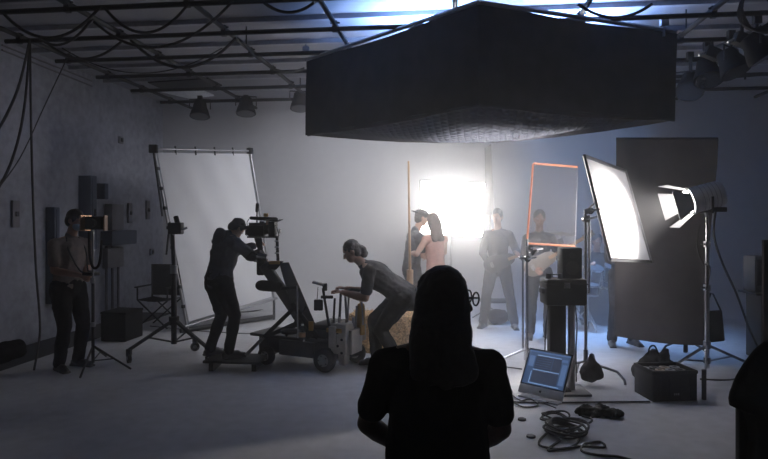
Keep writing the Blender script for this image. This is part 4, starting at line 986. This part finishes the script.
# ------------------------------------------------------------------ bright diffusion frame
TLd, TRd, BRd, BLd = V(584, 155.5, 5.95), V(625.5, 171, 6.75), V(651, 262, 6.72), V(610, 260, 5.95)
t = thing('diffusion_frame', 'square metal frame with brightly lit white diffusion, tilted', 'diffusion frame', (BLd.x, BLd.y, BLd.z))
fr2 = lambda u, v: BLd.lerp(BRd, u).lerp(TLd.lerp(TRd, u), v)
M_diff = sheet_mat('diffusion_white', (0.85, 0.85, 0.87), 0.6)
MB().sheet([[fr2(.02 + .96 * i / 12, .02 + .96 * j / 12) for j in range(13)] for i in range(13)], 0).build('diffusion', M_diff, t)
for a, b in ((TLd, TRd), (TRd, BRd), (BRd, BLd), (BLd, TLd)): MB().beam(a, b, .026, .026, (0, 0, 1)).build('frame_bar', M_steel, t)
c = Vector((2.01, 5.98, 0))
t = thing('c_stand', 'tall chrome stand holding the bright white diffusion frame', 'stand', c)
MB().cyl((c.x, c.y, .06), (c.x, c.y, 1.74), .016).build('column', M_chrome, t); MB().cyl((c.x + .035, c.y, .9), (c.x + .035, c.y, 1.68), .011).build('riser', M_chrome, t)
cstand_base(t, c, .36, m=M_steel, angles=(-15, 85, 165))
knuckle(t, (c.x, c.y - .01, 1.64)); knuckle(t, (c.x + .035, c.y - .01, 1.72)); MB().cyl((c.x, c.y, 1.72), fr2(0, .55), .010, n=8).build('grip_arm', M_chrome, t)
sandbag('black sandbag resting on the base of the chrome stand', (c.x + .03, c.y - .09, .03), .27, .31)

# ------------------------------------------------------------------ barn-door lamp on heavy stand
lc = V(706, 197, 6.2); ax = Vector((-.92, .12, -.25)).normalized()
c = Vector((V(707, 300, 6.2).x, 6.2, 0))
t = thing('lamp_stand', 'heavy chrome stand under the lamp with barn doors', 'stand', c)
MB().cyl((c.x, c.y, .10), (c.x, c.y, .95), .024).build('column', M_chrome, t); MB().cyl((c.x, c.y, .93), (c.x, c.y, 1.40), .019).build('riser', M_chrome, t); MB().cyl((c.x, c.y, 1.38), (c.x, c.y, 1.68), .015).build('riser', M_chrome, t)
for z in (.93, 1.38, .18): MB().cyl((c.x, c.y, z - .03), (c.x, c.y, z + .03), .034).build('collar', M_steel, t); 
for z in (.93, 1.38): MB().cyl((c.x, c.y, z), (c.x - .07, c.y - .02, z), .010, n=8).build('locking_knob', M_black, t)
MB().cyl((c.x, c.y, .30), (c.x, c.y, .38), .036).build('collar', M_steel, t)
for px, py in ((660, 374), (757, 367), (704, 397)):
    e = G(px, py, .02); m_ = Vector((c.x, c.y, .34)); 
    MB().beam(m_, e, .026, .016).build('leg', M_steel, t); MB().cyl((c.x, c.y, .17), m_.lerp(e, .5), .009, n=8).build('brace', M_steel, t)
e = G(704, 394, .06); MB().cyl(e - Vector((0, 0, .05)), e + Vector((0, 0, .22)), .02).build('levelling_leg', M_black, t)
t = thing('barn_door_lamp', 'silver film lamp with open barn doors at the right', 'lamp', lc)
x_, y_, _ = frame_from(ax, (0, 0, 1)); r0 = .135
MB().lathe(lc - ax * .15, ax, [(-.02, .09), (0, r0 * .95), (.04, r0), (.27, r0), (.29, r0 * 1.08), (.32, r0 * 1.08)], 26).build('housing', M_silver, t)
for k in range(5): MB().lathe(lc - ax * (.10 - .04 * k), ax, [(0, r0 * 1.0), (.003, r0 * 1.03), (.008, r0 * 1.0)], 26).build('cooling_rib', M_steel, t)
front = lc + ax * .17
MB().lathe(front + ax * .0, ax, [(0, r0 * .9), (.012, r0 * .9)], 24).build('fresnel_lens', mat('lens_glow', (.9, .9, .9), .3, emit=(1, .95, .9), estr=26.0), t)
MB().tube([front + (x_ * math.cos(a) + y_ * math.sin(a)) * r0 * 1.02 + ax * .012 for a in [2 * PI * k / 24 for k in range(24)]], .008, 6, closed=True).build('lens_ring', M_black, t)
M_door = mat('barn_door_metal', (.42, .42, .43), .5, .35)
for sx1, sy1 in ((1, 0), (-1, 0), (0, 1), (0, -1)):
    v = x_ * sx1 + y_ * sy1; s = ax.cross(v); b0 = front + ax * .02 + v * r0 * 1.0; e0 = b0 + (ax * .80 + v * .38).normalized() * .21
    w0, w1 = .085, .15
    if sy1 and False: continue
    nrm_ = (e0 - b0).cross(s).normalized() * .002
    pl = [b0 - s * w0, b0 + s * w0, e0 + s * w1, e0 - s * w1]
    MB().ring_loft([[p - nrm_ for p in pl], [p + nrm_ for p in pl]]).build('barn_door', M_door, t, smooth=False)
MB().tube([lc + y_ * .17 - Vector((0, 0, 0)), lc + y_ * .17 + Vector((0, 0, -.16)), lc - y_ * .17 + Vector((0, 0, -.16)), lc - y_ * .17], .012, 8).build('yoke', M_black, t)
MB().cyl(lc + Vector((0, 0, -.16)), (c.x, c.y, 1.66), .018).build('spigot', M_steel, t); MB().box(lc + Vector((.11, -.04, -.13)), (.14, .07, .05)).build('ballast', M_black, t, bevel=.01)
MB().cyl(lc + y_ * .17, lc + y_ * .21, .03).build('tilt_knob', M_black, t)
cable('power_cable', 'black power cable looping from the barn door lamp to the floor at right', [lc + Vector((.1, 0, -.15)), V(714, 235, 6.25), V(722, 262, 6.3), V(737, 295, 6.4), V(752, 335, 6.45), G(768, 360, .012), G(795, 362, .012)], .012)
cable('power_cable', 'thin cable hanging beside the column of the lamp stand', [V(700, 225, 6.15), V(697, 245, 6.12), V(702, 262, 6.15), V(710, 268, 6.15), V(706, 290, 6.16)], .008)

# black flag (floppy) on the right
t = thing('black_floppy', 'large upright black cloth flag behind the barn door lamp', 'flag', G(660, 346))
fy = 7.15
pts = lambda u, v: V(615, 336, fy).lerp(V(704, 345, fy - .35), u).lerp(V(616, 138.5, fy).lerp(V(718, 138.5, fy - .35), u), v)
def flp(u, v):
    p = pts(u, v); p.y += .025 * math.sin(5 * u + 2.5 * v) * (1 - v) ; p.z += -.03 * math.sin(PI * u) * (1 - v) ** 6; p.x += .012 * math.sin(9 * v) * (1 if u > .9 else .3); return p
MB().sheet([[flp(i / 20, j / 30) for j in range(31)] for i in range(21)], .006).build('cloth', M_duve, t)
MB().cyl(pts(0, 1), pts(1, 1), .013).build('top_bar', M_black, t); MB().cyl(pts(0, .5) + Vector((0, .03, 0)), pts(1, .5) + Vector((0, .03, 0)), .010).build('cross_bar', M_black, t)
c = Vector((pts(.93, 0).x, fy - .05, 0))
t = thing('c_stand', 'dark stand hidden behind the large black flag', 'stand', c)
MB().cyl((c.x, c.y, .06), (c.x, c.y, 2.55), .015).build('column', M_black, t); cstand_base(t, c, .28, a0=60, m=M_black)
# bag hanging at the lamp stand
p = V(714, 326, 6.75)
t = thing('hanging_bag', 'flat black bag hanging behind the lamp stand near the floor', 'bag', p)
MB().ring_loft([[V(703, 311, Y), V(722, 310, Y), V(725, 341, Y), V(704, 343, Y)] for Y in (6.72, 6.80)]).build('pouch', M_blackcloth, t, bevel=.015)
MB().tube([V(704, 312, 6.74), V(711, 293, 6.74), V(713, 294, 6.74), V(721, 311, 6.74)], .010, 6).build('strap', M_blackcloth, t)

# ------------------------------------------------------------------ monitor cart in the middle right
cb_ = V(563, 290, 5.72)
c = Vector((cb_.x, 5.72, 0))
t = thing('equipment_stand', 'thick dark column stand with a square metal foot', 'stand', (c.x, c.y, 0))
MB().cyl((V(571.5, 300, 5.7).x, 5.70, .02), (V(571.5, 300, 5.7).x, 5.70, EYE - 82 / F * 5.7), .034).build('metal_column', M_steel, t)
MB().box((V(572, 300, 5.7).x, 5.70, .012), (.27, .34, .022)).build('foot_plate', mat('dull_steel', (.12, .12, .125), .5, .5), t, bevel=.004)
MB().box(V(556.5, 335, 5.72), (.155, .12, .68)).build('black_column', M_blackpaint, t, bevel=.015)
MB().box((V(556.5, 335, 5.72).x, 5.72, .02), (.22, .22, .04)).build('column_foot', M_blackpaint, t, bevel=.01)
ZB = EYE - 86 / F * 5.72
t = thing('equipment_case', 'black equipment box on top of the thick column stand', 'case', (c.x, c.y, ZB))
MB().box((c.x, c.y, ZB + .125), (.38, .26, .25)).build('case_body', M_blackpaint, t, bevel=.02); MB().box((c.x, c.y, ZB + .20), (.39, .27, .012)).build('seam', M_black, t)
for s in (-1, 1): MB().box((c.x + s * .20, c.y, ZB + .13), (.03, .12, .05)).build('side_handle', M_black, t, bevel=.008)
MB().box((c.x, c.y - .135, ZB + .19), (.05, .012, .05)).build('latch', M_steel, t)
zt_ = ZB + .25
t = thing('loudspeaker', 'small upright black speaker standing on the equipment box', 'speaker', (V(569, 262, 5.72).x, 5.72, zt_))
xs = V(569.5, 262, 5.72).x
MB().box((xs, 5.72, zt_ + .146), (.19, .18, .29)).build('cabinet', M_blackpaint, t, bevel=.015); MB().lathe((xs, 5.628, zt_ + .1), (0, -1, 0), [(0, .065), (.006, .065)], 22).build('woofer', M_rubber, t); MB().lathe((xs, 5.628, zt_ + .22), (0, -1, 0), [(0, .028), (.006, .028)], 18).build('tweeter', M_rubber, t)
t = thing('headphones', 'dark headphones lying on the equipment box left of the speaker', 'headphones', (xs - .17, 5.70, zt_))
hc_ = Vector((xs - .16, 5.66, zt_ + .02)); MB().tube([hc_ + Vector((.055 * math.cos(a), .07 * math.sin(a), .01)) for a in [PI * k / 10 for k in range(11)]], .007, 6).build('headband', M_plastic, t)
for s in (-1, 1): MB().cyl(hc_ + Vector((s * .055, 0, -.018)), hc_ + Vector((s * .055, 0, .028)), .026).build('ear_cup', M_plastic, t)
for k, (x0, x1) in enumerate(((549, 546), (552, 550), (575, 577))):
    cable('hanging_cable', ('outer black cable hanging left of the thick column', 'inner black cable hanging beside the thick column', 'thin black cable hanging right of the metal column')[k], [V(x0, 304, 5.68), V(x1, 325, 5.86), V(x1 - 1, 350, 5.95), Vector((V(x1, 350, 6.0).x, 6.02, .01))], .007)

# ------------------------------------------------------------------ all-in-one computer, tilted on the floor
cBL, cBR = Vector((1.248, 5.59, .035)), Vector((1.566, 5.28, .035))
ex = (cBR - cBL).normalized(); wd = (cBR - cBL).length
nx_ = Vector((-ex.y, ex.x, 0)); tilt = rad(30)
if nx_.y < 0: nx_ = -nx_
ey = (nx_ * math.sin(tilt) + UZ * math.cos(tilt)).normalized(); en = ex.cross(ey)     # en faces the viewer
if en.y > 0: en = -en
hgt = .43
t = thing('computer', 'all-in-one computer tilted on the floor with a blue editing screen', 'computer', (cBL + cBR) / 2)
def K(u, v, w=0): return cBL + ex * (u * wd) + ey * (v * hgt) + en * w
ro = lambda pts_, r0_, r1_: None
def quadbox(name, u0, u1, v0, v1, w0, w1, m, par=None, bev=.003, smooth=True):
    return MB().box((K(u0, v0, w0) + K(u1, v1, w1)) / 2, ((u1 - u0) * wd, (v1 - v0) * hgt, w1 - w0), ax=[ex, ey, en]).build(name, m, par or t, bevel=bev, smooth=smooth)
quadbox('back_shell', 0, 1, 0, 1, -.022, 0, M_silver, bev=.008)
quadbox('chin', 0, 1, 0, .19, .0, .004, mat('aluminium', (.38, .38, .39), .5, .3), bev=.001)
quadbox('bezel', 0, 1, .19, 1, .0, .004, M_plastic, bev=.001)
def emat(name, col, s):
    return mat(name, (.02, .02, .02), .3, emit=col, estr=s, var=0)
M_scr = emat('screen_blue', (.045, .09, .20), .6); M_scr2 = emat('screen_dark', (.022, .03, .055), 1.0); M_scr3 = emat('screen_pale', (.22, .36, .60), .8); M_scr4 = emat('screen_mid', (.085, .15, .30), .75)
sc_ = quadbox('display', .035, .965, .215, .965, .004, .0052, M_scr, bev=0, smooth=False)
def win(u0, u1, v0, v1, m, w=.0058): quadbox('screen_window', u0, u1, v0, v1, .0052, w, m, sc_, 0, False)
win(.035, .965, .925, .95, M_scr4); win(.24, .78, .86, .875, M_scr3, .0062); win(.22, .60, .56, .855, M_scr2); win(.615, .80, .56, .855, M_scr2); win(.80, .93, .80, .86, M_scr4)
win(.20, .80, .535, .55, M_scr3, .0062); win(.22, .80, .27, .525, M_scr2); win(.17, .86, .235, .25, M_scr3, .0062); win(.175, .19, .25, .50, M_scr3, .0062); win(.07, .19, .60, .84, M_scr4); win(.83, .94, .3, .75, M_scr4)
for k in range(5): win(.24 + .0 * k, .58, .60 + .05 * k, .604 + .05 * k, M_scr4, .0061)
lg = MB(); lc_ = K(.5, .095, .0045)         # fruit-shaped dark mark on the chin
pts_ = []
for k in range(26):
    a = 2 * PI * k / 26; r = .0125 * (1 + .10 * math.cos(2 * a) - .10 * (abs(math.cos(a)) < .25))
    if abs(a) < .5 or abs(a - 2 * PI) < .5: r *= .78
    pts_.append(lc_ + ex * (r * math.cos(a)) + ey * (r * math.sin(a)))
lg.ring_loft([pts_, [p + en * .001 for p in pts_]]); lg.ell(lc_ + ey * .017 + ex * .004, (.0022, .0045, .0008), [(ex + ey).normalized(), (ey - ex).normalized(), en], 8, 5); lg.build('emblem', M_plastic, t, smooth=False)
ft = K(.5, .42, -.022); fb = Vector((ft.x, ft.y, 0)) + nx_ * .03
MB().beam(ft, fb + Vector((0, 0, .012)), .16, .008, ex).build('stand_neck', M_silver, t); MB().box(fb + Vector((0, 0, .006)), (.18, .18, .010), rot=Matrix.Rotation(math.atan2(ex.y, ex.x), 3, 'Z')).build('stand_foot', M_silver, t, bevel=.003)
bb_ = (cBL + cBR) / 2; tag(MB().box(Vector((bb_.x, bb_.y, .008)) + nx_ * .01, (wd * .9, .10, .016), rot=Matrix.Rotation(math.atan2(ex.y, ex.x), 3, 'Z')).build('floor_pad', mat('plastic_film', (.5, .52, .56), .25), bevel=.005), 'flat pale pad on the floor under the tilted computer', 'pad')

# cables, cloth on the floor
def coil(label, c, r, n, rt_=.009, ex_=1.0):
    c = Vector(c); mb = MB()
    for k in range(n):
        rr = r * (.62 + .38 * random.random()); o = Vector((random.uniform(-.02, .02), random.uniform(-.02, .02), .010 + .011 * k)); ph_ = random.random() * 6
        mb.tube([c + o + Vector((rr * ex_ * math.cos(a), rr * math.sin(a), .012 * math.sin(2 * a + ph_))) for a in [2 * PI * j / 30 for j in range(30)]], rt_, 6, closed=True)
    return tag(mb.build('coiled_cable', M_rubber), label, 'cable')
coil('thick round coil of black cable on the floor in front', G(565, 433), .165, 7, .0095)
coil('small loose coil of black cable below the computer', G(555, 419), .125, 3, .008)
def fc(label, pts, r=.008, z=.010): return cable('floor_cable', label, [G(px, py, z) for px, py in pts], r)
fc('black cable snaking from the round coil off the bottom of the picture', [(560, 440), (548, 450), (560, 449), (582, 446), (604, 447), (600, 442), (585, 444), (582, 451), (598, 455), (620, 457), (650, 466)], .0095)
fc('black cable loop at the left of the round coil', [(548, 432), (540, 440), (541, 446), (560, 449), (575, 445), (580, 437)], .009, .012)
fc('long straight black cable across the floor behind the dark crate', [(505, 402), (560, 402.5), (600, 402), (650, 401.5)], .008)
fc('thin black cable across the bright floor behind the computer', [(478, 362), (500, 366), (522, 369)], .007)
fc('tangled cables at the left foot of the computer', [(505, 383), (512, 392), (507, 398), (516, 402), (530, 399), (538, 405), (524, 407), (512, 401), (502, 392)], .008, .012)
fc('pale thin cord beside the computer corner', [(508, 390), (516, 398), (527, 402), (542, 403), (556, 408)], .005)
fc('black cable with a plug end right of the small coil', [(565, 417), (577, 420), (588, 423), (592, 419), (582, 416)], .009)
fc('thin cable along the floor behind the wheeled stand at left', [(150, 326), (200, 331), (235, 333), (262, 334)], .006)
fc('dark cable along the back floor left of the boom arm', [(205, 309), (240, 312), (272, 309), (310, 308), (350, 307)], .012)
fc('dark cable on the floor behind the lamp stand at right', [(700, 379), (725, 380), (748, 378), (775, 380)], .009)
mb = MB()
for k in range(9):
    px = 583 + 4 * k + random.uniform(-2, 2); q = G(px, 411 + 1.5 * math.sin(k) , .028); mb.ell(q + Vector((0, random.uniform(-.05, .05), .004 * (k % 3))), (.060, .065, .034 + .006 * (k % 2)))
tag(mb.build('crumpled_cloth', M_blackcloth, remesh=.008, relax=2, crease=(.020, 24)), 'crumpled black cloth on the floor between computer and crate', 'cloth')
for k, (px, py, lab) in enumerate(((522, 420, 'small dark puck on the floor by the foreground person'), (531, 437, 'flat dark tape scrap on the floor in front'))):
    q = G(px, py); tag(MB().lathe(q, UZ, [(0, .035), (.012, .035), (.018, .02)], 14).build('floor_puck', M_rubber), lab, 'puck')
M_crate = mat('crate_plastic', (0.012, 0.011, 0.012), .75, spec=.15)
c = Vector((V(668, 395, 5.5).x, 5.56, 0)); rz = rad(5); M3 = Matrix.Rotation(rz, 3, 'Z')
t = thing('black_crate', 'black open crate full of tape and fittings on the floor at right', 'crate', c)
W_, Dp, Hh = .41, .32, .27
def cr(a): return c + M3 @ Vector(a)
MB().box(cr((0, 0, .008)), (W_, Dp, .016), rot=M3).build('bottom', M_crate, t)
for nm_, a, s in (('front_side', (0, -Dp / 2, Hh / 2), (W_, .012, Hh)), ('back_side', (0, Dp / 2, Hh / 2), (W_, .012, Hh)), ('end_side', (-W_ / 2, 0, Hh / 2), (.012, Dp, Hh)), ('end_side', (W_ / 2, 0, Hh / 2), (.012, Dp, Hh))):
    MB().box(cr(a), s, rot=M3).build(nm_, M_crate, t, bevel=.003)
for s in (-1, 1): MB().box(cr((0, s * Dp / 2, Hh - .01)), (W_ + .02, .022, .03), rot=M3).build('rim', M_crate, t, bevel=.004); MB().box(cr((s * W_ / 2, 0, Hh - .01)), (.022, Dp + .02, .03), rot=M3).build('rim', M_crate, t, bevel=.004)
for x in (-.14, -.05, .05, .14):
    MB().box(cr((x, -Dp / 2 - .008, Hh / 2 - .02)), (.012, .012, Hh - .06), rot=M3).build('rib', M_crate, t, bevel=.002)
M_lab = mat('faded_print', (.16, .16, .17), .7)
for k, w in enumerate((.010, .008, .012, .008)): MB().box(cr((-.005 + .018 * k, -Dp / 2 - .008, .065)), (w, .003, .018), rot=M3).build('printed_mark', M_lab, t)
M_tapec = [mat('tape_tan', (.28, .22, .17), .6), mat('tape_grey', (.22, .22, .23), .6), mat('tape_dark', (.06, .06, .06), .6)]
for i in range(4):
    for j in range(3):
        r_ = .038 + .005 * ((i * 3 + j) % 3); q = cr((-.15 + .10 * i, -.10 + .10 * j, Hh - .075)); o = MB()
        o.lathe(q, UZ, [(0, r_), (.05, r_), (.05, r_ * .55), (.0, r_ * .55)], 18)
        tag(o.build('tape_roll', M_tapec[(i + 2 * j) % 3]), 'roll of tape standing in the black crate among similar rolls', 'tape roll', 'tape rolls in the crate')
tag(MB().box(cr((0, 0, Hh - .10)), (W_ - .03, Dp - .03, .04), rot=M3).build('crate_tray', M_blackpaint), 'dark inner tray under the tape rolls in the crate', 'tray')
# tote bag behind crate
p = Vector((V(661, 365, 6.0).x, 6.12, 0))
t = thing('tote_bag', 'black soft bag with a looped handle behind the crate', 'bag', p)
mb = MB().cap(p + Vector((-.14, 0, .09)), p + Vector((.14, 0, .09)), .10, .11, flat=.9).cap(p + Vector((-.06, 0, .15)), p + Vector((-.02, 0, .27)), .12, .05, flat=.8).cap(p + Vector((.06, 0, .15)), p + Vector((.11, 0, .30)), .11, .03, flat=.7)
mb.build('bag', M_blackcloth, t, remesh=.012, relax=2, crease=(.016, 10))
MB().tube(smoothpath([p + Vector((-.09, -.02, .22)), p + Vector((-.07, -.02, .33)), p + Vector((-.02, -.02, .35)), p + Vector((.02, -.02, .27))], 6), .009, 6).build('handle', M_blackcloth, t)

# ------------------------------------------------------------------ right edge
cxx = V(790, 400, 2.25)
t = thing('draped_chair', 'dark chair with a black coat draped over its back at the lower right edge', 'chair', (cxx.x, 2.35, 0))
X0 = V(738, 400, 2.25).x
for dx, dy in ((0.02, 0), (.46, 0), (0.06, .42), (.44, .42)): MB().beam((X0 + dx, 2.26 + dy, 0), (X0 + dx, 2.26 + dy, 1.05 if dy == 0 else .46), .034, .03, (1, 0, 0)).build('leg', M_blackpaint, t, bevel=.004)
MB().box((X0 + .24, 2.48, .47), (.50, .46, .05)).build('seat', M_blackcloth, t, bevel=.015)
MB().box((X0 + .24, 2.26, .88), (.44, .03, .30)).build('backrest', M_blackcloth, t, bevel=.01)
P_ = [V(*q_, 2.22) for q_ in ((792, 336), (768, 341), (757, 350), (748, 364), (740, 380), (734, 397), (733, 406), (737, 411), (745, 409), (750, 430), (749, 470))]
zs = []
mb = MB(); rings = []
def edge(z):
    for a, b in zip(P_, P_[1:]):
        if (a.z >= z >= b.z) or (b.z >= z >= a.z):
            if abs(a.z - b.z) > 1e-6: return a.x + (b.x - a.x) * (a.z - z) / (a.z - b.z)
    return P_[-1].x
for k in range(26):
    z = 1.19 - k * .022; xl = edge(z) if z < P_[0].z else P_[0].x; xc = X0 + .29; rx = max(xc - xl, .03); ry = .035 + .075 * min(1, (1.21 - z) / .15)
    rings.append([Vector((xc + rx * math.copysign(abs(math.cos(a)) ** .8, math.cos(a)) + .006 * math.sin(5 * a + k * .3), 2.235 + ry * math.sin(a) * (1 + .12 * math.sin(6 * a)), z)) for a in [2 * PI * j / 44 for j in range(44)]])
tag(mb.ring_loft(rings).build('black_coat', M_blackcloth, smooth=True), 'black coat hung over the chair back at the lower right edge', 'coat')
# speaker on a stand and dark flag at the right edge
p = V(758.5, 272, 7.0)
t = thing('side_table', 'tall narrow black pedestal at the right edge', 'pedestal', (p.x, 7.0, 0))
zt2 = EYE - 74 / F * 7.0
MB().box((p.x + .05, 7.05, zt2 / 2), (.16, .3, zt2 - .02)).build('pedestal_body', M_blackpaint, t, bevel=.01); MB().box((p.x + .02, 7.05, zt2 - .012), (.26, .36, .022)).build('top', M_blackpaint, t, bevel=.004)
t = thing('monitor', 'grey boxy monitor on the pedestal at the right edge', 'monitor', (p.x, 7.05, zt2))
MB().box((p.x + .03, 7.08, zt2 + .21), (.19, .24, .42)).build('housing', mat('dark_grey_case', (.06, .06, .07), .5), t, bevel=.015); MB().box((p.x + .03, 6.955, zt2 + .23), (.15, .012, .30)).build('screen', M_black, t, bevel=.004)
t = thing('edge_flag', 'tall black cloth flag cut by the right edge of the picture', 'flag', (V(775, 300, 6.0).x, 6.0, 0))
a_ = [V(763.5, 240, 6.0), V(800, 240, 6.0), V(800, 348, 6.0), V(764, 348, 6.0)]
MB().ring_loft([[q for q in a_], [q + Vector((0, .03, 0)) for q in a_]]).build('cloth', M_duve, t, bevel=.004)
MB().cyl((V(785, 300, 6.05).x, 6.06, .02), (V(785, 300, 6.05).x, 6.06, 1.5), .016).build('pole', M_black, t)
MB().box((V(785, 300, 6.05).x, 6.06, .012), (.35, .3, .022)).build('foot_plate', M_black, t)

# ------------------------------------------------------------------ camera, lights, haze
cam = bpy.data.cameras.new('camera'); co = bpy.data.objects.new('camera', cam); C.objects.link(co)
co.location = (0, 0, EYE); co.rotation_euler = (PI / 2, 0, 0)
cam.sensor_width = 36; cam.lens = F / 768 * 36; cam.shift_y = -(459 / 2 - HY) / 768; cam.clip_start = .05; cam.clip_end = 100
S.camera = co
def light(name, typ, loc, power, col, size=1, size_y=None, target=None, spread=None, spot=None, blend=.5):
    l = bpy.data.lights.new(name, typ); o = bpy.data.objects.new(name, l); C.objects.link(o); o.location = Vector(loc); l.energy = power; l.color = col
    if typ == 'AREA':
        l.shape = 'RECTANGLE'; l.size = size; l.size_y = size_y or size
        if spread: l.spread = rad(spread)
    else: l.shadow_soft_size = size
    if typ == 'SPOT': l.spot_size = rad(spot); l.spot_blend = blend
    if target is not None:
        d = Vector(target) - o.location; o.rotation_euler = d.to_track_quat('-Z', 'Y').to_euler()
    return o
# lamps inside the overhead box: down through the silk, up to the ceiling
def boxlight(name, z, power, col, sz, up, spread):
    o = light(name, 'AREA', (cen.x, cen.y, z), power, col, sz, sz, spread=spread); o.rotation_euler = (PI if up else 0, 0, math.atan2(bR.y - bN.y, bR.x - bN.x)); return o
o = boxlight('overhead_down', zb + .40, 850, (.90, .91, 1.0), 1.1, False, 92); o.location.x += .20; o.location.y += .25
for n_, dx, dy in (('overhead_leak_left', -.62, .0), ('overhead_leak_right', .95, .0)):
    o = light(n_, 'AREA', (cen.x + dx, cen.y + dy, zt - .12), 125, (.25, .47, 1.0), .6, .6, spread=160); o.rotation_euler = (PI, 0, math.atan2(bR.y - bN.y, bR.x - bN.x))
light('added_wall_wash', 'AREA', R(-.5, 7.7, 3.42), 38, (.95, .96, 1), 1.2, .5, target=R(-2.3, 10.2, 1.3), spread=105)  # added fill for the back wall and white sheet, no fixture seen there
# blue top light added behind the box for the blue floor, its source unseen
light('unseen_back_top', 'AREA', R(1.9, 9.2, 3.42), 36, (.22, .47, 1.0), 1.8, .6, target=R(1.8, 8.9, 0), spread=62)
light('barn_spot', 'SPOT', front + ax * .05, 460, (1, .94, .88), .07, target=front + ax * 2 + Vector((0, 0, -.02)), spot=92, blend=.9)

w = bpy.data.worlds.new('world'); S.world = w; w.use_nodes = True; nt = w.node_tree
bg = nt.nodes['Background']; bg.inputs[0].default_value = (.1, .14, .25, 1); bg.inputs[1].default_value = 0.0
vs = nt.nodes.new('ShaderNodeVolumeScatter'); vs.inputs['Color'].default_value = (.95, .96, 1, 1); vs.inputs['Anisotropy'].default_value = 0.6
ge = nt.nodes.new('ShaderNodeNewGeometry'); sp_ = nt.nodes.new('ShaderNodeSeparateXYZ'); nt.links.new(ge.outputs['Position'], sp_.inputs[0])
vd = nt.nodes.new('ShaderNodeVectorMath'); vd.operation = 'SUBTRACT'; vd.inputs[1].default_value = (1.2, 9.4, 1.3); nt.links.new(ge.outputs['Position'], vd.inputs[0])
vl = nt.nodes.new('ShaderNodeVectorMath'); vl.operation = 'LENGTH'; nt.links.new(vd.outputs[0], vl.inputs[0])
mr = nt.nodes.new('ShaderNodeMapRange'); mr.interpolation_type = 'SMOOTHSTEP'
for q_, v_ in ((1, 4.2), (2, 1.1), (3, .011), (4, .145)): mr.inputs[q_].default_value = v_        # smoke hangs thickest around the performers
nt.links.new(vl.outputs['Value'], mr.inputs[0]); nt.links.new(mr.outputs[0], vs.inputs['Density'])
w.cycles.homogeneous_volume = False; w.cycles.volume_step_size = .6
nt.links.new(vs.outputs[0], nt.nodes['World Output'].inputs['Volume'])
S.cycles.max_bounces = 7; S.cycles.diffuse_bounces = 4; S.cycles.volume_bounces = 1; S.cycles.transparent_max_bounces = 6; S.cycles.glossy_bounces = 3
S.cycles.sample_clamp_indirect = 6; S.cycles.use_denoising = True; S.cycles.caustics_reflective = False; S.cycles.caustics_refractive = False
vs_ = S.view_settings; vs_.view_transform = 'Standard'; vs_.look = 'None'; vs_.exposure = 0.27; vs_.gamma = 1.0; vs_.use_curve_mapping = False
finish()
